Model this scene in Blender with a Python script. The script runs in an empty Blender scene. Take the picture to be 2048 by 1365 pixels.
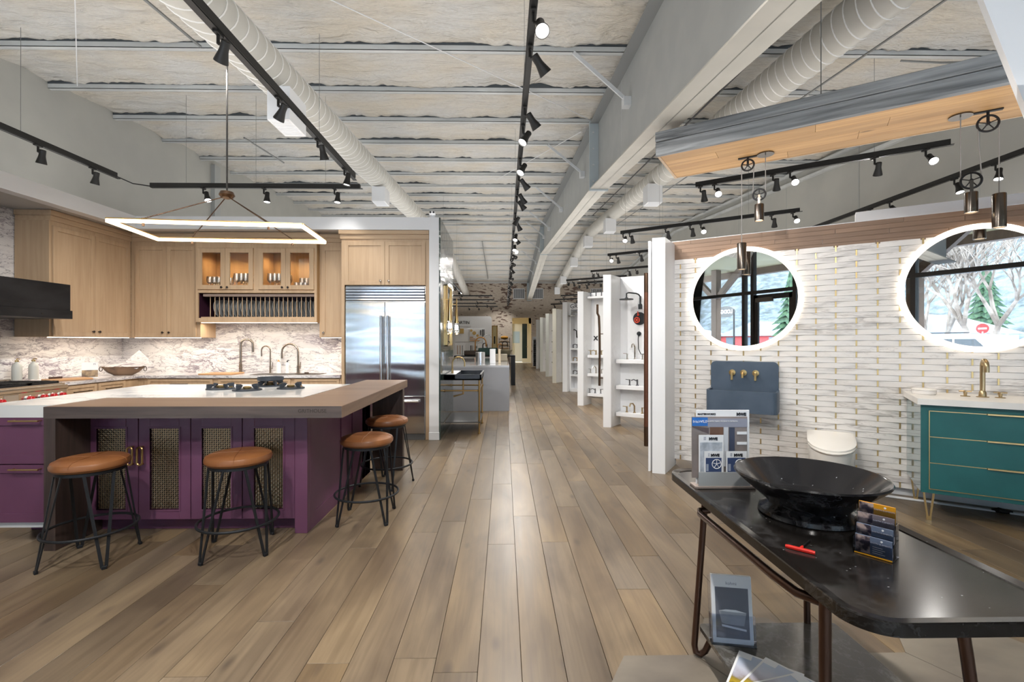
import bpy, bmesh, math, random
import numpy as np
from mathutils import Matrix, Vector, Euler, noise as mnoise
R = math.radians
rng = random.Random(7)
sc = bpy.context.scene
COL = sc.collection
# ---------------------------------------------------------------- camera, world, exposure
YAW = math.atan(16/940)
cam_d = bpy.data.cameras.new('camera'); cam = bpy.data.objects.new('camera', cam_d); COL.objects.link(cam)
cam_d.sensor_width = 36; cam_d.lens = 36*940/2048; cam_d.clip_start = .05; cam_d.clip_end = 600
cam.location = (0, 0, 1.38); cam.rotation_euler = (R(90), 0, -YAW)
sc.camera = cam
vs = sc.view_settings
sc.display_settings.display_device = 'sRGB'
vs.view_transform = 'Standard'; vs.look = 'None'; vs.gamma = 1; vs.use_curve_mapping = False
vs.exposure = 0.72
SKY = 8.0; SPOT = 95; HEAD_E = 14
sc.cycles.use_denoising = True; sc.cycles.use_adaptive_sampling = True; sc.cycles.adaptive_threshold = .06
sc.cycles.max_bounces = 8; sc.cycles.diffuse_bounces = 4; sc.cycles.glossy_bounces = 4; sc.cycles.transmission_bounces = 6
sc.cycles.transparent_max_bounces = 10
sc.cycles.sample_clamp_indirect = 6; sc.cycles.caustics_reflective = False; sc.cycles.caustics_refractive = False
w = bpy.data.worlds.new('sky'); sc.world = w; w.use_nodes = True
bg = w.node_tree.nodes['Background']; bg.inputs[0].default_value = (.80, .90, 1, 1); bg.inputs[1].default_value = SKY
# added area lights without fixtures, brightening the underside of the roof
for nm_, x_, y_, z_, sx_, sy_, p_ in (('added_ceiling_fill_left', -2.5, 3.1, 3.14, 7.4, 8.2, 98), ('added_ceiling_fill_right', 4.0, 3.0, 2.72, 5.4, 8.0, 68), ('added_ceiling_fill_middle', .2, 12.7, 3.14, 12, 9.5, 200), ('added_ceiling_fill_back', .2, 23, 3.14, 12, 10.5, 210)):
    ld_ = bpy.data.lights.new(nm_, 'AREA'); ld_.shape = 'RECTANGLE'; ld_.size = sx_; ld_.size_y = sy_; ld_.energy = p_; ld_.color = (1, .985, .96)
    lo_ = bpy.data.objects.new(nm_, ld_); COL.objects.link(lo_); lo_.location = (x_, y_, z_); lo_.rotation_euler = (R(180), 0, 0)

# ---------------------------------------------------------------- materials
MATS = {}
class NT:
    def __init__(s, nt): s.nt = nt
    def n(s, t, _p=None, **k):
        nd = s.nt.nodes.new('ShaderNode'+t)
        if _p:
            for a, b in _p.items(): setattr(nd, a, b)
        for a, b in k.items():
            key = a.replace('_', ' ')
            sock = nd.inputs[int(a[1:])] if a[0] == 'i' and a[1:].isdigit() else nd.inputs[key]
            if isinstance(b, bpy.types.NodeSocket): s.nt.links.new(b, sock)
            else: sock.default_value = b
        return nd
def mat(name, col=(.8, .8, .8), rough=.5, metal=0., spec=.5, coat=0., em=None, es=0, trans=0, ior=1.45):
    if name in MATS: return MATS[name]
    m = bpy.data.materials.new(name); m.use_nodes = True
    b = m.node_tree.nodes['Principled BSDF']
    b.inputs['Base Color'].default_value = (*col, 1); b.inputs['Roughness'].default_value = rough
    b.inputs['Metallic'].default_value = metal; b.inputs['Specular IOR Level'].default_value = spec
    b.inputs['Coat Weight'].default_value = coat; b.inputs['IOR'].default_value = ior
    b.inputs['Transmission Weight'].default_value = trans
    if em: b.inputs['Emission Color'].default_value = (*em, 1); b.inputs['Emission Strength'].default_value = es
    MATS[name] = m; return m
def pr(m): return NT(m.node_tree), m.node_tree.nodes['Principled BSDF']
def L(m, a, b): m.node_tree.links.new(a, b)
def coords(t, kind='Object', sc_=(1, 1, 1), rot=(0, 0, 0)):
    if kind == 'Position': o = t.n('NewGeometry').outputs['Position']
    else: o = t.n('TexCoord').outputs[kind]
    return t.n('Mapping', i0=o, Scale=sc_, Rotation=rot).outputs[0]
def ramp(t, f, stops, interp='LINEAR'):
    r = t.n('ValToRGB', i0=f); cr = r.color_ramp; cr.interpolation = interp
    while len(cr.elements) < len(stops): cr.elements.new(.5)
    for e, (p, c) in zip(cr.elements, stops): e.position = p; e.color = (*c, 1) if len(c) == 3 else c
    return r.outputs[0]
def bump(t, b, h, st=.3, dist=.01):
    bp = t.n('Bump', Height=h, Strength=st, Distance=dist); t.nt.links.new(bp.outputs[0], b.inputs['Normal'])
def mix(t, f, a, b_, mode='MIX'):
    nd = t.n('Mix', {'data_type': 'RGBA', 'blend_type': mode}, i0=f)
    for i, v in ((6, a), (7, b_)):
        if isinstance(v, bpy.types.NodeSocket): t.nt.links.new(v, nd.inputs[i])
        else: nd.inputs[i].default_value = (*v, 1)
    return nd.outputs[2]
def wood(name, c1, c2, axis='Z', rough=.5, scale=1., kind='Object', knots=0., grain=.12, rnd=0.):
    m = mat(name, c1, rough); t, b = pr(m)
    s = [26*scale]*3; s['XYZ'.index(axis)] = 1.5*scale
    co = coords(t, kind, s)
    if rnd:
        inf = t.n('ObjectInfo').outputs['Random']
        co = t.n('VectorMath', i0=co, i1=t.n('CombineXYZ', X=t.n('Math', {'operation': 'MULTIPLY'}, i0=inf, i1=70.).outputs[0], Y=t.n('Math', {'operation': 'MULTIPLY'}, i0=inf, i1=31.).outputs[0]).outputs[0]).outputs[0]
    n1 = t.n('TexNoise', Vector=co, Scale=1., Detail=5., Distortion=.6).outputs[0]
    s2 = [3.2*scale]*3; s2['XYZ'.index(axis)] = .5*scale
    n2 = t.n('TexNoise', Vector=coords(t, kind, s2), Scale=1., Detail=2.).outputs[0]
    f = t.n('Math', {'operation': 'MULTIPLY_ADD'}, i0=n2, i1=.55, i2=t.n('Math', {'operation': 'MULTIPLY'}, i0=n1, i1=.55).outputs[0]).outputs[0]
    c = ramp(t, f, [(.36, c2), (.68, c1)])
    if rnd:
        c = t.n('HueSaturation', Color=c, Value=t.n('MapRange', Value=inf, To_Min=1-rnd, To_Max=1+rnd).outputs[0]).outputs[0]
    if knots:
        v = t.n('TexVoronoi', Vector=coords(t, kind, [5 if a != axis else 1.6 for a in 'XYZ']), Scale=1.).outputs[0]
        c = mix(t, ramp(t, v, [(.03, (knots,)*3), (.12, (0, 0, 0))]), c, tuple(x*.35 for x in c2))
    L(m, c, b.inputs['Base Color']); bump(t, b, n1, grain, .004)
    return m
def marble(name, base, veins, rough=.18, scale=1., rot=(0, 0, 0), kind='Position', strength=1., stretch=(1, 1, 1), second=None):
    m = mat(name, base, rough); t, b = pr(m)
    co = coords(t, kind, [scale*x for x in stretch], rot)
    w1 = t.n('TexNoise', Vector=co, Scale=1.6, Detail=4.).outputs['Color']
    co2 = t.n('VectorMath', {'operation': 'MULTIPLY_ADD'}, i0=w1, i1=(.55, .55, .55), i2=co).outputs[0]
    def vein(sc_, wd):
        n_ = t.n('TexNoise', Vector=co2, Scale=sc_, Detail=5., Roughness=.62).outputs[0]
        a = t.n('Math', {'operation': 'ABSOLUTE'}, i0=t.n('Math', {'operation': 'SUBTRACT'}, i0=n_, i1=.5).outputs[0]).outputs[0]
        return ramp(t, a, [(0, (1, 1, 1)), (wd, (0, 0, 0))])
    v1 = vein(1.7, .035); v2 = vein(5., .02)
    clouds = ramp(t, t.n('TexNoise', Vector=co2, Scale=1.1, Detail=3.).outputs[0], [(.42, (0, 0, 0)), (.72, (strength*.55,)*3)])
    c = mix(t, clouds, base, second or tuple(.5*(x+y) for x, y in zip(base, veins)))
    f1 = mix(t, 1., v1, ramp(t, t.n('TexNoise', Vector=co, Scale=.9).outputs[0], [(.4, (0, 0, 0)), (.6, (strength,)*3)]), 'MULTIPLY')
    c = mix(t, f1, c, veins)
    f2 = mix(t, 1., v2, ramp(t, t.n('TexNoise', Vector=co2, Scale=1.3).outputs[0], [(.45, (0, 0, 0)), (.65, (strength*.7,)*3)]), 'MULTIPLY')
    c = mix(t, f2, c, veins)
    L(m, c, b.inputs['Base Color']); return m
def noisy(name, c1, c2, rough=.5, metal=0., scale=5., bs=0., bd=.005, kind='Object', stretch=(1, 1, 1), lo=.4, hi=.6, detail=5., coat=0.):
    m = mat(name, c1, rough, metal, coat=coat); t, b = pr(m)
    n_ = t.n('TexNoise', Vector=coords(t, kind, stretch), Scale=scale, Detail=detail).outputs[0]
    L(m, ramp(t, n_, [(lo, c2), (hi, c1)]), b.inputs['Base Color'])
    if bs: bump(t, b, n_, bs, bd)
    return m
def emis(name, col, s):
    m = mat(name, (.9, .9, .9), .5, em=col, es=s); return m

OAK = wood('oak', (.54, .385, .245), (.43, .295, .18), 'Z', .45)
OAKH = wood('oak_horizontal', (.54, .385, .245), (.43, .295, .18), 'X', .45)
OAKIN = wood('oak_interior', (.46, .29, .13), (.33, .19, .08), 'Z', .5)
WENGE = wood('dark_stained_oak', (.075, .05, .042), (.028, .019, .017), 'Z', .38, scale=1.3, grain=.3)
WENGEH = wood('dark_stained_oak_long', (.105, .08, .07), (.045, .034, .031), 'X', .4, scale=1.3, grain=.3)
TOPW = wood('brown_oak_counter', (.24, .155, .105), (.155, .097, .066), 'X', .42, scale=1.1, grain=.15)
TOPWY = wood('brown_oak_counter_side', (.24, .155, .105), (.155, .097, .066), 'Y', .42, scale=1.1, grain=.15)
SOFFIT = wood('honey_oak', (.56, .33, .14), (.33, .18, .07), 'X', .5, scale=.9, knots=.8, rnd=.16)
BARN = wood('weathered_barn_timber', (.36, .375, .385), (.085, .09, .095), 'X', .85, scale=1.1, knots=.95, grain=1.)
BAND = wood('taupe_wood_tile', (.31, .20, .135), (.21, .135, .09), 'X', .5, scale=.9, rnd=.08)
PURPLE = noisy('plum_paint', (.135, .050, .100), (.122, .045, .090), .38, scale=3)
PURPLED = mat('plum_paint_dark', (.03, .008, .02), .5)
BRASS = mat('brushed_brass', (.62, .44, .20), .28, 1.)
BRASSD = mat('aged_brass', (.42, .27, .11), .32, 1.)
BRONZE = mat('bronze', (.12, .075, .05), .35, 1.)
BROWNM = mat('bronze_tube', (.115, .068, .052), .28, .85)
NICKEL = mat('brushed_nickel', (.34, .285, .235), .25, 1.)
CHROME = mat('chrome', (.82, .82, .84), .12, 1.)
BLACKM = mat('black_metal', (.012, .012, .014), .42, .3)
TRACKM = mat('track_black', (.010, .0095, .009), .5, .1)
IRON = mat('stool_iron', (.022, .024, .028), .5, .5)
RUB = mat('black_rubber', (.01, .01, .01), .7)
WHITE = mat('white_paint', (.80, .81, .83), .5)
WHITEG = mat('gloss_white', (.86, .86, .86), .12, coat=.4)
GREYW = noisy('grey_wall_paint', (.44, .44, .41), (.41, .41, .385), .8, scale=1.5)
STEELP = noisy('grey_primer_steel', (.40, .415, .41), (.37, .385, .385), .5, scale=2.5)
PURL = noisy('purlin_paint', (.62, .64, .64), (.50, .52, .525), .55, scale=2., stretch=(.5, 1, 1))
PURLD = mat('purlin_dark', (.075, .088, .10), .6)  # darker strip along the upper web of each purlin
DUCTM = noisy('duct_cream', (.60, .585, .54), (.56, .545, .50), .45, .0, scale=3)
MIRR = mat('mirror_glass', (.84, .86, .86), .0, 1.)
LED = emis('led_ring', (1, .88, .72), 1.25)
LEDW = emis('led_warm', (1, .74, .42), 5.)
STRIPE_ = emis('cabinet_strip', (1, .86, .66), 4.)
LENS = emis('lamp_lens', (1, .97, .92), HEAD_E)
LENSW = emis('lamp_lens_warm', (1, .85, .6), 5.)
LEATHER = noisy('tan_leather', (.28, .112, .040), (.185, .068, .023), .36, scale=4, bs=.12, bd=.002, lo=.3, hi=.7)
TEAL = noisy('teal_lacquer', (.018, .125, .125), (.015, .11, .11), .42, scale=4)
BLUE = noisy('slate_blue_concrete', (.075, .105, .15), (.06, .088, .128), .5, scale=5)
CONS = noisy('dark_slate_blue', (.045, .055, .075), (.03, .037, .05), .4, scale=5)
PORC = mat('porcelain', (.82, .80, .76), .15, coat=.3)
STONEW = noisy('white_stone', (.86, .84, .80), (.80, .78, .75), .35, scale=6)
BURN = mat('dark_grey_cast_iron', (.035, .042, .055), .5, .2)
BLACKG = mat('black_gloss', (.012, .012, .014), .15)
HOODM = noisy('blackened_steel', (.035, .036, .040), (.02, .021, .024), .35, .6, scale=2, stretch=(1, 1, 3))
RED = mat('red_knob', (.55, .012, .02), .3, coat=.4)
PLATE = noisy('grey_stoneware', (.30, .31, .315), (.25, .26, .265), .5, scale=7)
PLATER = mat('plate_rim', (.50, .52, .52), .4)
COPPER = mat('copper_pipe', (.22, .10, .065), .35, .9)
SAGE = mat('bottle_glaze', (.56, .56, .52), .35)
PAPER = mat('white_paper', (.88, .89, .91), .5)
GREYT = noisy('grey_quartz', (.36, .375, .41), (.34, .355, .39), .3, scale=2)
CONCR = noisy('beige_concrete', (.46, .42, .36), (.34, .31, .27), .6, scale=4)
CREAM = mat('cream_paint', (.72, .66, .50), .6)
SNOW = noisy('snow', (.24, .27, .32), (.17, .19, .22), .8, scale=.5, kind='Position', lo=.3, hi=.55)
STEEL = mat('stainless', (.70, .71, .73), .20, 1.)
t, b = pr(STEEL)
n_ = t.n('TexNoise', Vector=coords(t, 'Object', (.6, .6, 2.6)), Scale=1.5, Detail=1.).outputs[0]
bump(t, b, n_, .55, .05)
n_ = t.n('TexNoise', Vector=coords(t, 'Object', (220, 220, 1.2)), Scale=1., Detail=2.).outputs[0]
L(STEEL, t.n('MapRange', Value=n_, To_Min=.13, To_Max=.26).outputs[0], b.inputs['Roughness'])
CALA = mat('calacatta_viola', (.84, .82, .79), .16); t, b = pr(CALA)
ps = t.n('SeparateXYZ', i0=t.n('NewGeometry').outputs['Position']).outputs
sv = t.n('CombineXYZ', X=t.n('Math', {'operation': 'SUBTRACT'}, i0=ps[0], i1=ps[1]).outputs[0], Y=ps[2], Z=t.n('Math', {'operation': 'MULTIPLY'}, i0=ps[2], i1=.0).outputs[0]).outputs[0]
mp = t.n('Mapping', i0=sv, Rotation=(0, 0, R(38)), Scale=(1.0, 3.4, 1)).outputs[0]
w1 = t.n('TexNoise', Vector=sv, Scale=2.2, Detail=6.).outputs['Color']
c2_ = t.n('VectorMath', {'operation': 'MULTIPLY_ADD'}, i0=w1, i1=(.9, .9, .0), i2=mp).outputs[0]
def vn(v_, s_, wd, k=1.):
    n_ = t.n('TexNoise', Vector=v_, Scale=s_, Detail=6., Roughness=.6).outputs[0]
    return ramp(t, t.n('Math', {'operation': 'ABSOLUTE'}, i0=t.n('Math', {'operation': 'SUBTRACT'}, i0=n_, i1=.5).outputs[0]).outputs[0], [(0, (k, k, k)), (wd, (0, 0, 0))])
cl_ = ramp(t, t.n('TexNoise', Vector=mp, Scale=.55, Detail=3.).outputs[0], [(.40, (.12,)*3), (.62, (1, 1, 1))])
c = mix(t, mix(t, 1., ramp(t, t.n('TexNoise', Vector=c2_, Scale=1.1, Detail=5.).outputs[0], [(.45, (0, 0, 0)), (.7, (.85,)*3)]), cl_, 'MULTIPLY'), (.74, .72, .71), (.38, .34, .40))
c = mix(t, mix(t, 1., vn(c2_, 1.5, .034), cl_, 'MULTIPLY'), c, (.16, .13, .16))
c = mix(t, mix(t, 1., vn(c2_, 4.2, .024, .9), cl_, 'MULTIPLY'), c, (.24, .20, .24))
c = mix(t, vn(mp, 2.4, .010, .9), c, (.10, .09, .12))
L(CALA, c, b.inputs['Base Color'])
ISLM = marble('island_marble', (.66, .665, .66), (.24, .27, .33), .10, scale=.9, rot=(.2, .3, .5), strength=.65, stretch=(.6, 1.6, 1))
TILEM = marble('tile_marble', (.83, .80, .77), (.34, .31, .29), .25, scale=.85, rot=(0, 0, R(33)), strength=.55, stretch=(.45, 1, 4.2), second=(.72, .70, .70))
NERO = marble('nero_marquina', (.010, .010, .012), (.55, .55, .57), .16, scale=1.1, rot=(.4, .3, .2), strength=.12, second=(.014, .014, .016))
TABLET = marble('black_table_marble', (.014, .012, .011), (.30, .30, .31), .17, scale=1.6, rot=(.1, .2, .9), strength=.10, second=(.022, .020, .019))
for M_ in (NERO, TABLET):
    t, b = pr(M_); old = b.inputs['Base Color'].links[0].from_socket
    vo = t.n('TexVoronoi', Vector=coords(t, 'Position', (1, 1.9, 1), (0, 0, .6)), Scale=26.).outputs[0]
    msk = t.n('TexNoise', Vector=coords(t, 'Position'), Scale=9., Detail=2.).outputs[0]
    fk = mix(t, 1., ramp(t, vo, [(.05, (1, 1, 1)), (.09, (0, 0, 0))]), ramp(t, msk, [(.52, (0, 0, 0)), (.6, (.8,)*3)]), 'MULTIPLY')
    L(M_, mix(t, fk, old, (.55, .56, .58)), b.inputs['Base Color'])
SHELFM = marble('grey_shelf_stone', (.085, .08, .072), (.45, .45, .45), .14, scale=2.1, rot=(.1, .2, .9), strength=.2, second=(.11, .105, .095))
# thin clear glass / acrylic: a mix of clear and mirror reflection by the Fresnel term
def thin(name, tint, refl=1., ior=1.45, rough=.01):
    m = bpy.data.materials.new(name); m.use_nodes = True; nt = m.node_tree; nt.nodes.clear(); t = NT(nt)
    tr = t.n('BsdfTransparent', Color=(*tint, 1)); gl = t.n('BsdfGlossy', Color=(1, 1, 1, 1), Roughness=rough)
    fr = t.n('Fresnel', IOR=ior)
    f = t.n('Math', {'operation': 'MULTIPLY'}, i0=fr.outputs[0], i1=refl)
    mx = t.n('MixShader', i0=f.outputs[0], i1=tr.outputs[0], i2=gl.outputs[0])
    o = t.n('OutputMaterial', Surface=mx.outputs[0]); MATS[name] = m; return m
GLASS = thin('window_glass', (.97, .98, .98)); ACRYL = thin('clear_acrylic', (.94, .95, .98), 1.)
CABG = thin('cabinet_glass', (.97, .96, .94), 1.)
CRYST = mat('crystal', (1, 1, 1), .02, trans=1., ior=1.5)
GOBL = thin('goblet_glass', (.99, .99, .99), 1.8, 1.45, .28)
_mm = [n for n in GOBL.node_tree.nodes if n.type == 'MATH'][0]; _mm.operation = 'MULTIPLY_ADD'; _mm.inputs[2].default_value = .13
ORG = mat('orange_acrylic', (.95, .45, .03), .15, coat=.5, em=(.9, .4, .02), es=0.)
# oak floor: every board has its own tone from the attribute 'rnd'
FLOOR = mat('floor_oak', (.3, .2, .12), .36); t, b = pr(FLOOR)
at = t.n('Attribute', {'attribute_name': 'rnd'})
off = t.n('VectorMath', {'operation': 'SCALE'}, i0=at.outputs['Vector'], Scale=60.).outputs[0]
pos = t.n('NewGeometry').outputs['Position']
def fl(scl, extra=1.):
    mp = t.n('Mapping', i0=pos, Scale=scl).outputs[0]
    return t.n('VectorMath', i0=mp, i1=off).outputs[0]
g1 = t.n('TexNoise', Vector=fl((34, 1.6, 1)), Scale=1., Detail=6., Distortion=1.1).outputs[0]
g2 = t.n('TexNoise', Vector=fl((4.2, 1.1, 1)), Scale=1., Detail=3., Distortion=.8).outputs[0]
g3 = t.n('TexVoronoi', Vector=fl((5.5, 2.2, 1)), Scale=1.).outputs[0]
c = ramp(t, g2, [(.3, (.135, .094, .058)), (.5, (.190, .136, .082)), (.68, (.245, .177, .104))])
c = mix(t, .45, c, ramp(t, g1, [(.32, (.36, .33, .30)), (.62, (.60, .58, .55))]), 'OVERLAY')
c = mix(t, ramp(t, g3, [(.03, (.75,)*3), (.16, (0, 0, 0))]), c, (.085, .06, .042))
tone = t.n('SeparateXYZ', i0=at.outputs['Vector']).outputs
c = t.n('HueSaturation', Color=c, Saturation=t.n('MapRange', Value=tone[1], To_Min=.76, To_Max=1.08).outputs[0],
        Value=t.n('MapRange', Value=tone[0], To_Min=.74, To_Max=1.02).outputs[0]).outputs[0]
L(FLOOR, c, b.inputs['Base Color']); bump(t, b, g1, .12, .003)
L(FLOOR, t.n('MapRange', Value=g1, To_Min=.26, To_Max=.44).outputs[0], b.inputs['Roughness'])
# sprayed foam
FOAM = mat('sprayed_foam', (.6, .57, .5), .9); t, b = pr(FOAM)
f1 = t.n('TexNoise', Vector=coords(t, 'Position', (1, 1.5, 1)), Scale=1.2, Detail=3.).outputs[0]
f2 = t.n('TexNoise', Vector=coords(t, 'Position', (.9, 2.2, 1)), Scale=20., Detail=3., Roughness=.5).outputs[0]
f3 = t.n('TexNoise', Vector=coords(t, 'Position', (.6, 1.9, 1)), Scale=4.2, Detail=4., Roughness=.6, Distortion=.5).outputs[0]
c = ramp(t, f1, [(.35, (.66, .61, .53)), (.65, (.64, .635, .62))])
c = mix(t, ramp(t, f2, [(.36, (.22,)*3), (.5, (0, 0, 0))]), c, (.50, .47, .43))
L(FOAM, c, b.inputs['Base Color'])
hh = t.n('Math', {'operation': 'MULTIPLY_ADD'}, i0=f2, i1=.10, i2=f3).outputs[0]
bump(t, b, hh, 1., .11)
# whitewashed brick
BRICK = mat('whitewashed_brick', (.6, .5, .4), .85); t, b = pr(BRICK)
br = t.n('TexBrick', Vector=coords(t, 'Position', (1, 1, 1), (R(90), 0, 0)), Color1=(.56, .48, .40, 1), Color2=(.46, .39, .32, 1), Mortar=(.56, .50, .43, 1), Scale=4.6, Mortar_Size=.02)
nb = t.n('TexNoise', Vector=coords(t, 'Position', (2.2, 1, 7)), Scale=1.3, Detail=4.).outputs[0]
nb2 = t.n('TexNoise', Vector=coords(t, 'Position', (.55, 1, .5)), Scale=1., Detail=2.).outputs[0]
ff = t.n('Math', {'operation': 'MULTIPLY_ADD'}, i0=nb2, i1=.8, i2=nb).outputs[0]
c = mix(t, ramp(t, ff, [(.975, (0, 0, 0)), (1.04, (1, 1, 1))]), br.outputs[0], (.15, .10, .08))
L(BRICK, c, b.inputs['Base Color']); bump(t, b, br.outputs[1], .5, -.01)
# dark green glazed tile
GREEN = mat('green_glazed_tile', (.035, .06, .055), .12, coat=.5); t, b = pr(GREEN)
co = t.n('Mapping', i0=t.n('NewGeometry').outputs['Position'], Rotation=(0, R(90), 0)).outputs[0]
br = t.n('TexBrick', Vector=co, Color1=(.03, .052, .048, 1), Color2=(.065, .095, .085, 1), Mortar=(.02, .025, .025, 1), Scale=3., Mortar_Size=.012)
L(GREEN, br.outputs[0], b.inputs['Base Color'])
nw = t.n('TexNoise', Vector=coords(t, 'Position', (1, 1, 1)), Scale=9., Detail=2.).outputs[0]
bump(t, b, t.n('Math', {'operation': 'MULTIPLY_ADD'}, i0=br.outputs[1], i1=-.6, i2=nw).outputs[0], .6, .02)
# stone floor tile
HEXM = noisy('taupe_stone', (.25, .215, .17), (.16, .135, .11), .4, scale=2.2, kind='Position', stretch=(1, 1.6, 1), lo=.35, hi=.65, bs=.05)
MAPLE = wood('maple_board', (.58, .33, .16), (.48, .26, .12), 'X', .5)
BARKM = noisy('bark', (.30, .26, .23), (.16, .13, .11), .9, scale=3, kind='Position')
PINE = noisy('pine_needles', (.05, .10, .05), (.02, .045, .03), .9, scale=6, kind='Position')
TIMB = wood('brown_timber', (.16, .105, .075), (.10, .065, .05), 'Z', .6)
DFRAME = mat('dark_bronze_frame', (.035, .030, .028), .4, .2)

# ---------------------------------------------------------------- mesh helpers
class MB:
    def __init__(s): s.v = []; s.f = []; s.m = []; s.mi = 0
    def add(s, vs_, fs):
        k = len(s.v); s.v += [tuple(v) for v in vs_]; s.f += [tuple(i+k for i in f) for f in fs]; s.m += [s.mi]*len(fs); return s
    def box(s, x0, x1, y0, y1, z0, z1, b=0):
        if x0 > x1: x0, x1 = x1, x0
        if y0 > y1: y0, y1 = y1, y0
        if z0 > z1: z0, z1 = z1, z0
        b = min(b, .45*min(x1-x0, y1-y0, z1-z0))
        if b <= 0:
            v = [(x, y, z) for z in (z0, z1) for y in (y0, y1) for x in (x0, x1)]
            return s.add(v, [(0, 2, 3, 1), (4, 5, 7, 6), (0, 1, 5, 4), (2, 6, 7, 3), (0, 4, 6, 2), (1, 3, 7, 5)])
        V = {}; vs_ = []
        for i, (x, xi) in enumerate(((x0, b), (x1, -b))):
            for j, (y, yi) in enumerate(((y0, b), (y1, -b))):
                for k, (z, zi) in enumerate(((z0, b), (z1, -b))):
                    for a, p in enumerate(((x, y+yi, z+zi), (x+xi, y, z+zi), (x+xi, y+yi, z))):
                        V[i, j, k, a] = len(vs_); vs_.append(p)
        fs = []
        for s_ in (0, 1):
            fs += [[V[s_, j, k, 0] for j, k in ((0, 0), (1, 0), (1, 1), (0, 1))][::(1 if s_ else -1)]]
            fs += [[V[i, s_, k, 1] for i, k in ((0, 0), (1, 0), (1, 1), (0, 1))][::(-1 if s_ else 1)]]
            fs += [[V[i, j, s_, 2] for i, j in ((0, 0), (1, 0), (1, 1), (0, 1))][::(1 if s_ else -1)]]
        for i in (0, 1):
            for j in (0, 1):
                fs += [[V[i, j, 0, 0], V[i, j, 1, 0], V[i, j, 1, 1], V[i, j, 0, 1]][::(1 if i == j else -1)]]
                fs += [[V[i, 0, j, 0], V[i, 1, j, 0], V[i, 1, j, 2], V[i, 0, j, 2]][::(-1 if i == j else 1)]]
                fs += [[V[0, i, j, 1], V[1, i, j, 1], V[1, i, j, 2], V[0, i, j, 2]][::(1 if i == j else -1)]]
                for k in (0, 1): fs += [[V[i, j, k, 0], V[i, j, k, 1], V[i, j, k, 2]][::(1 if (i+j+k) % 2 else -1)]]
        return s.add(vs_, fs)
    def prism(s, poly, z0, z1):
        n = len(poly); v = [(x, y, z0) for x, y in poly]+[(x, y, z1) for x, y in poly]
        return s.add(v, [tuple(range(n))[::-1], tuple(range(n, 2*n))]+[(i, (i+1) % n, n+(i+1) % n, n+i) for i in range(n)])
    def lathe(s, prof, n=20, c=(0, 0, 0), axis='z', a0=0, cap=True):
        v = []; fs = []
        for r, h in prof:
            for i in range(n):
                a = a0+2*math.pi*i/n; p = (r*math.cos(a), r*math.sin(a), h)
                if axis == 'x': p = (p[2], p[0], p[1])
                if axis == 'y': p = (p[1], p[2], p[0])
                v.append((p[0]+c[0], p[1]+c[1], p[2]+c[2]))
        m = len(prof)
        for j in range(m-1):
            for i in range(n): fs.append((j*n+i, j*n+(i+1) % n, (j+1)*n+(i+1) % n, (j+1)*n+i))
        if cap: fs += [tuple(range(n))[::-1], tuple((m-1)*n+i for i in range(n))]
        return s.add(v, fs)
    def tube(s, pts, r, n=8, closed=False, flat=None):
        P = [Vector(p) for p in pts]; m = len(P); rs = r if isinstance(r, (list, tuple)) else [r]*m
        v = []; fs = []; up = None
        for i, p in enumerate(P):
            a = P[i-1] if (i > 0 or closed) else p; b_ = P[(i+1) % m] if (i < m-1 or closed) else p
            d = (b_-a).normalized()
            if up is None:
                up = Vector((0, 0, 1)) if abs(d.z) < .9 else Vector((1, 0, 0))
            x = d.cross(up)
            if x.length < 1e-4: x = d.orthogonal()
            x.normalize(); y = x.cross(d); up = y
            for k in range(n):
                an = 2*math.pi*(k+.5)/n
                fx, fy = flat if flat else (1, 1)
                v.append(p+x*(math.cos(an)*rs[i]*fx)+y*(math.sin(an)*rs[i]*fy))
        for i in range(m if closed else m-1):
            j = (i+1) % m
            for k in range(n): fs.append((i*n+k, i*n+(k+1) % n, j*n+(k+1) % n, j*n+k))
        if not closed: fs += [tuple(range(n))[::-1], tuple((m-1)*n+k for k in range(n))]
        return s.add(v, fs)
    def bar(s, a, b_, wx, wy, up=(0, 0, 1)):
        a = Vector(a); b_ = Vector(b_); d = (b_-a).normalized(); x = d.cross(Vector(up))
        if x.length < 1e-4: x = d.orthogonal()
        x.normalize(); y = x.cross(d)
        v = [p+x*i*wx/2+y*j*wy/2 for p in (a, b_) for i, j in ((-1, -1), (1, -1), (1, 1), (-1, 1))]
        return s.add(v, [(0, 1, 2, 3), (7, 6, 5, 4), (0, 4, 5, 1), (1, 5, 6, 2), (2, 6, 7, 3), (3, 7, 4, 0)])
    def xf(s, M): s.v = [tuple(M @ Vector(p)) for p in s.v]; return s
    def mesh(s, name, mats):
        me = bpy.data.meshes.new(name); me.from_pydata(s.v, [], s.f)
        for m_ in (mats if isinstance(mats, (list, tuple)) else [mats]): me.materials.append(m_)
        if any(s.m): me.polygons.foreach_set('material_index', s.m)
        bmx = bmesh.new(); bmx.from_mesh(me); bmesh.ops.recalc_face_normals(bmx, faces=bmx.faces); bmx.to_mesh(me); bmx.free()
        me.polygons.foreach_set('use_smooth', [True]*len(me.polygons)); me.set_sharp_from_angle(angle=R(32))
        me.update(); return me
    def build(s, name, mats, parent=None, ang=None, **tags):
        o = bpy.data.objects.new(name, s.mesh(name, mats))
        if ang: o.data.set_sharp_from_angle(angle=R(ang))
        COL.objects.link(o); o.parent = parent
        for k, v in tags.items(): o[k] = v
        return o
def T(name, label, cat, loc=(0, 0, 0), rz=0, group=None, kind=None):
    o = bpy.data.objects.new(name, None); COL.objects.link(o); o.location = loc; o.rotation_euler = (0, 0, rz); o.empty_display_size = .1
    o['label'] = label; o['category'] = cat
    if group: o['group'] = group
    if kind: o['kind'] = kind
    return o
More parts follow.
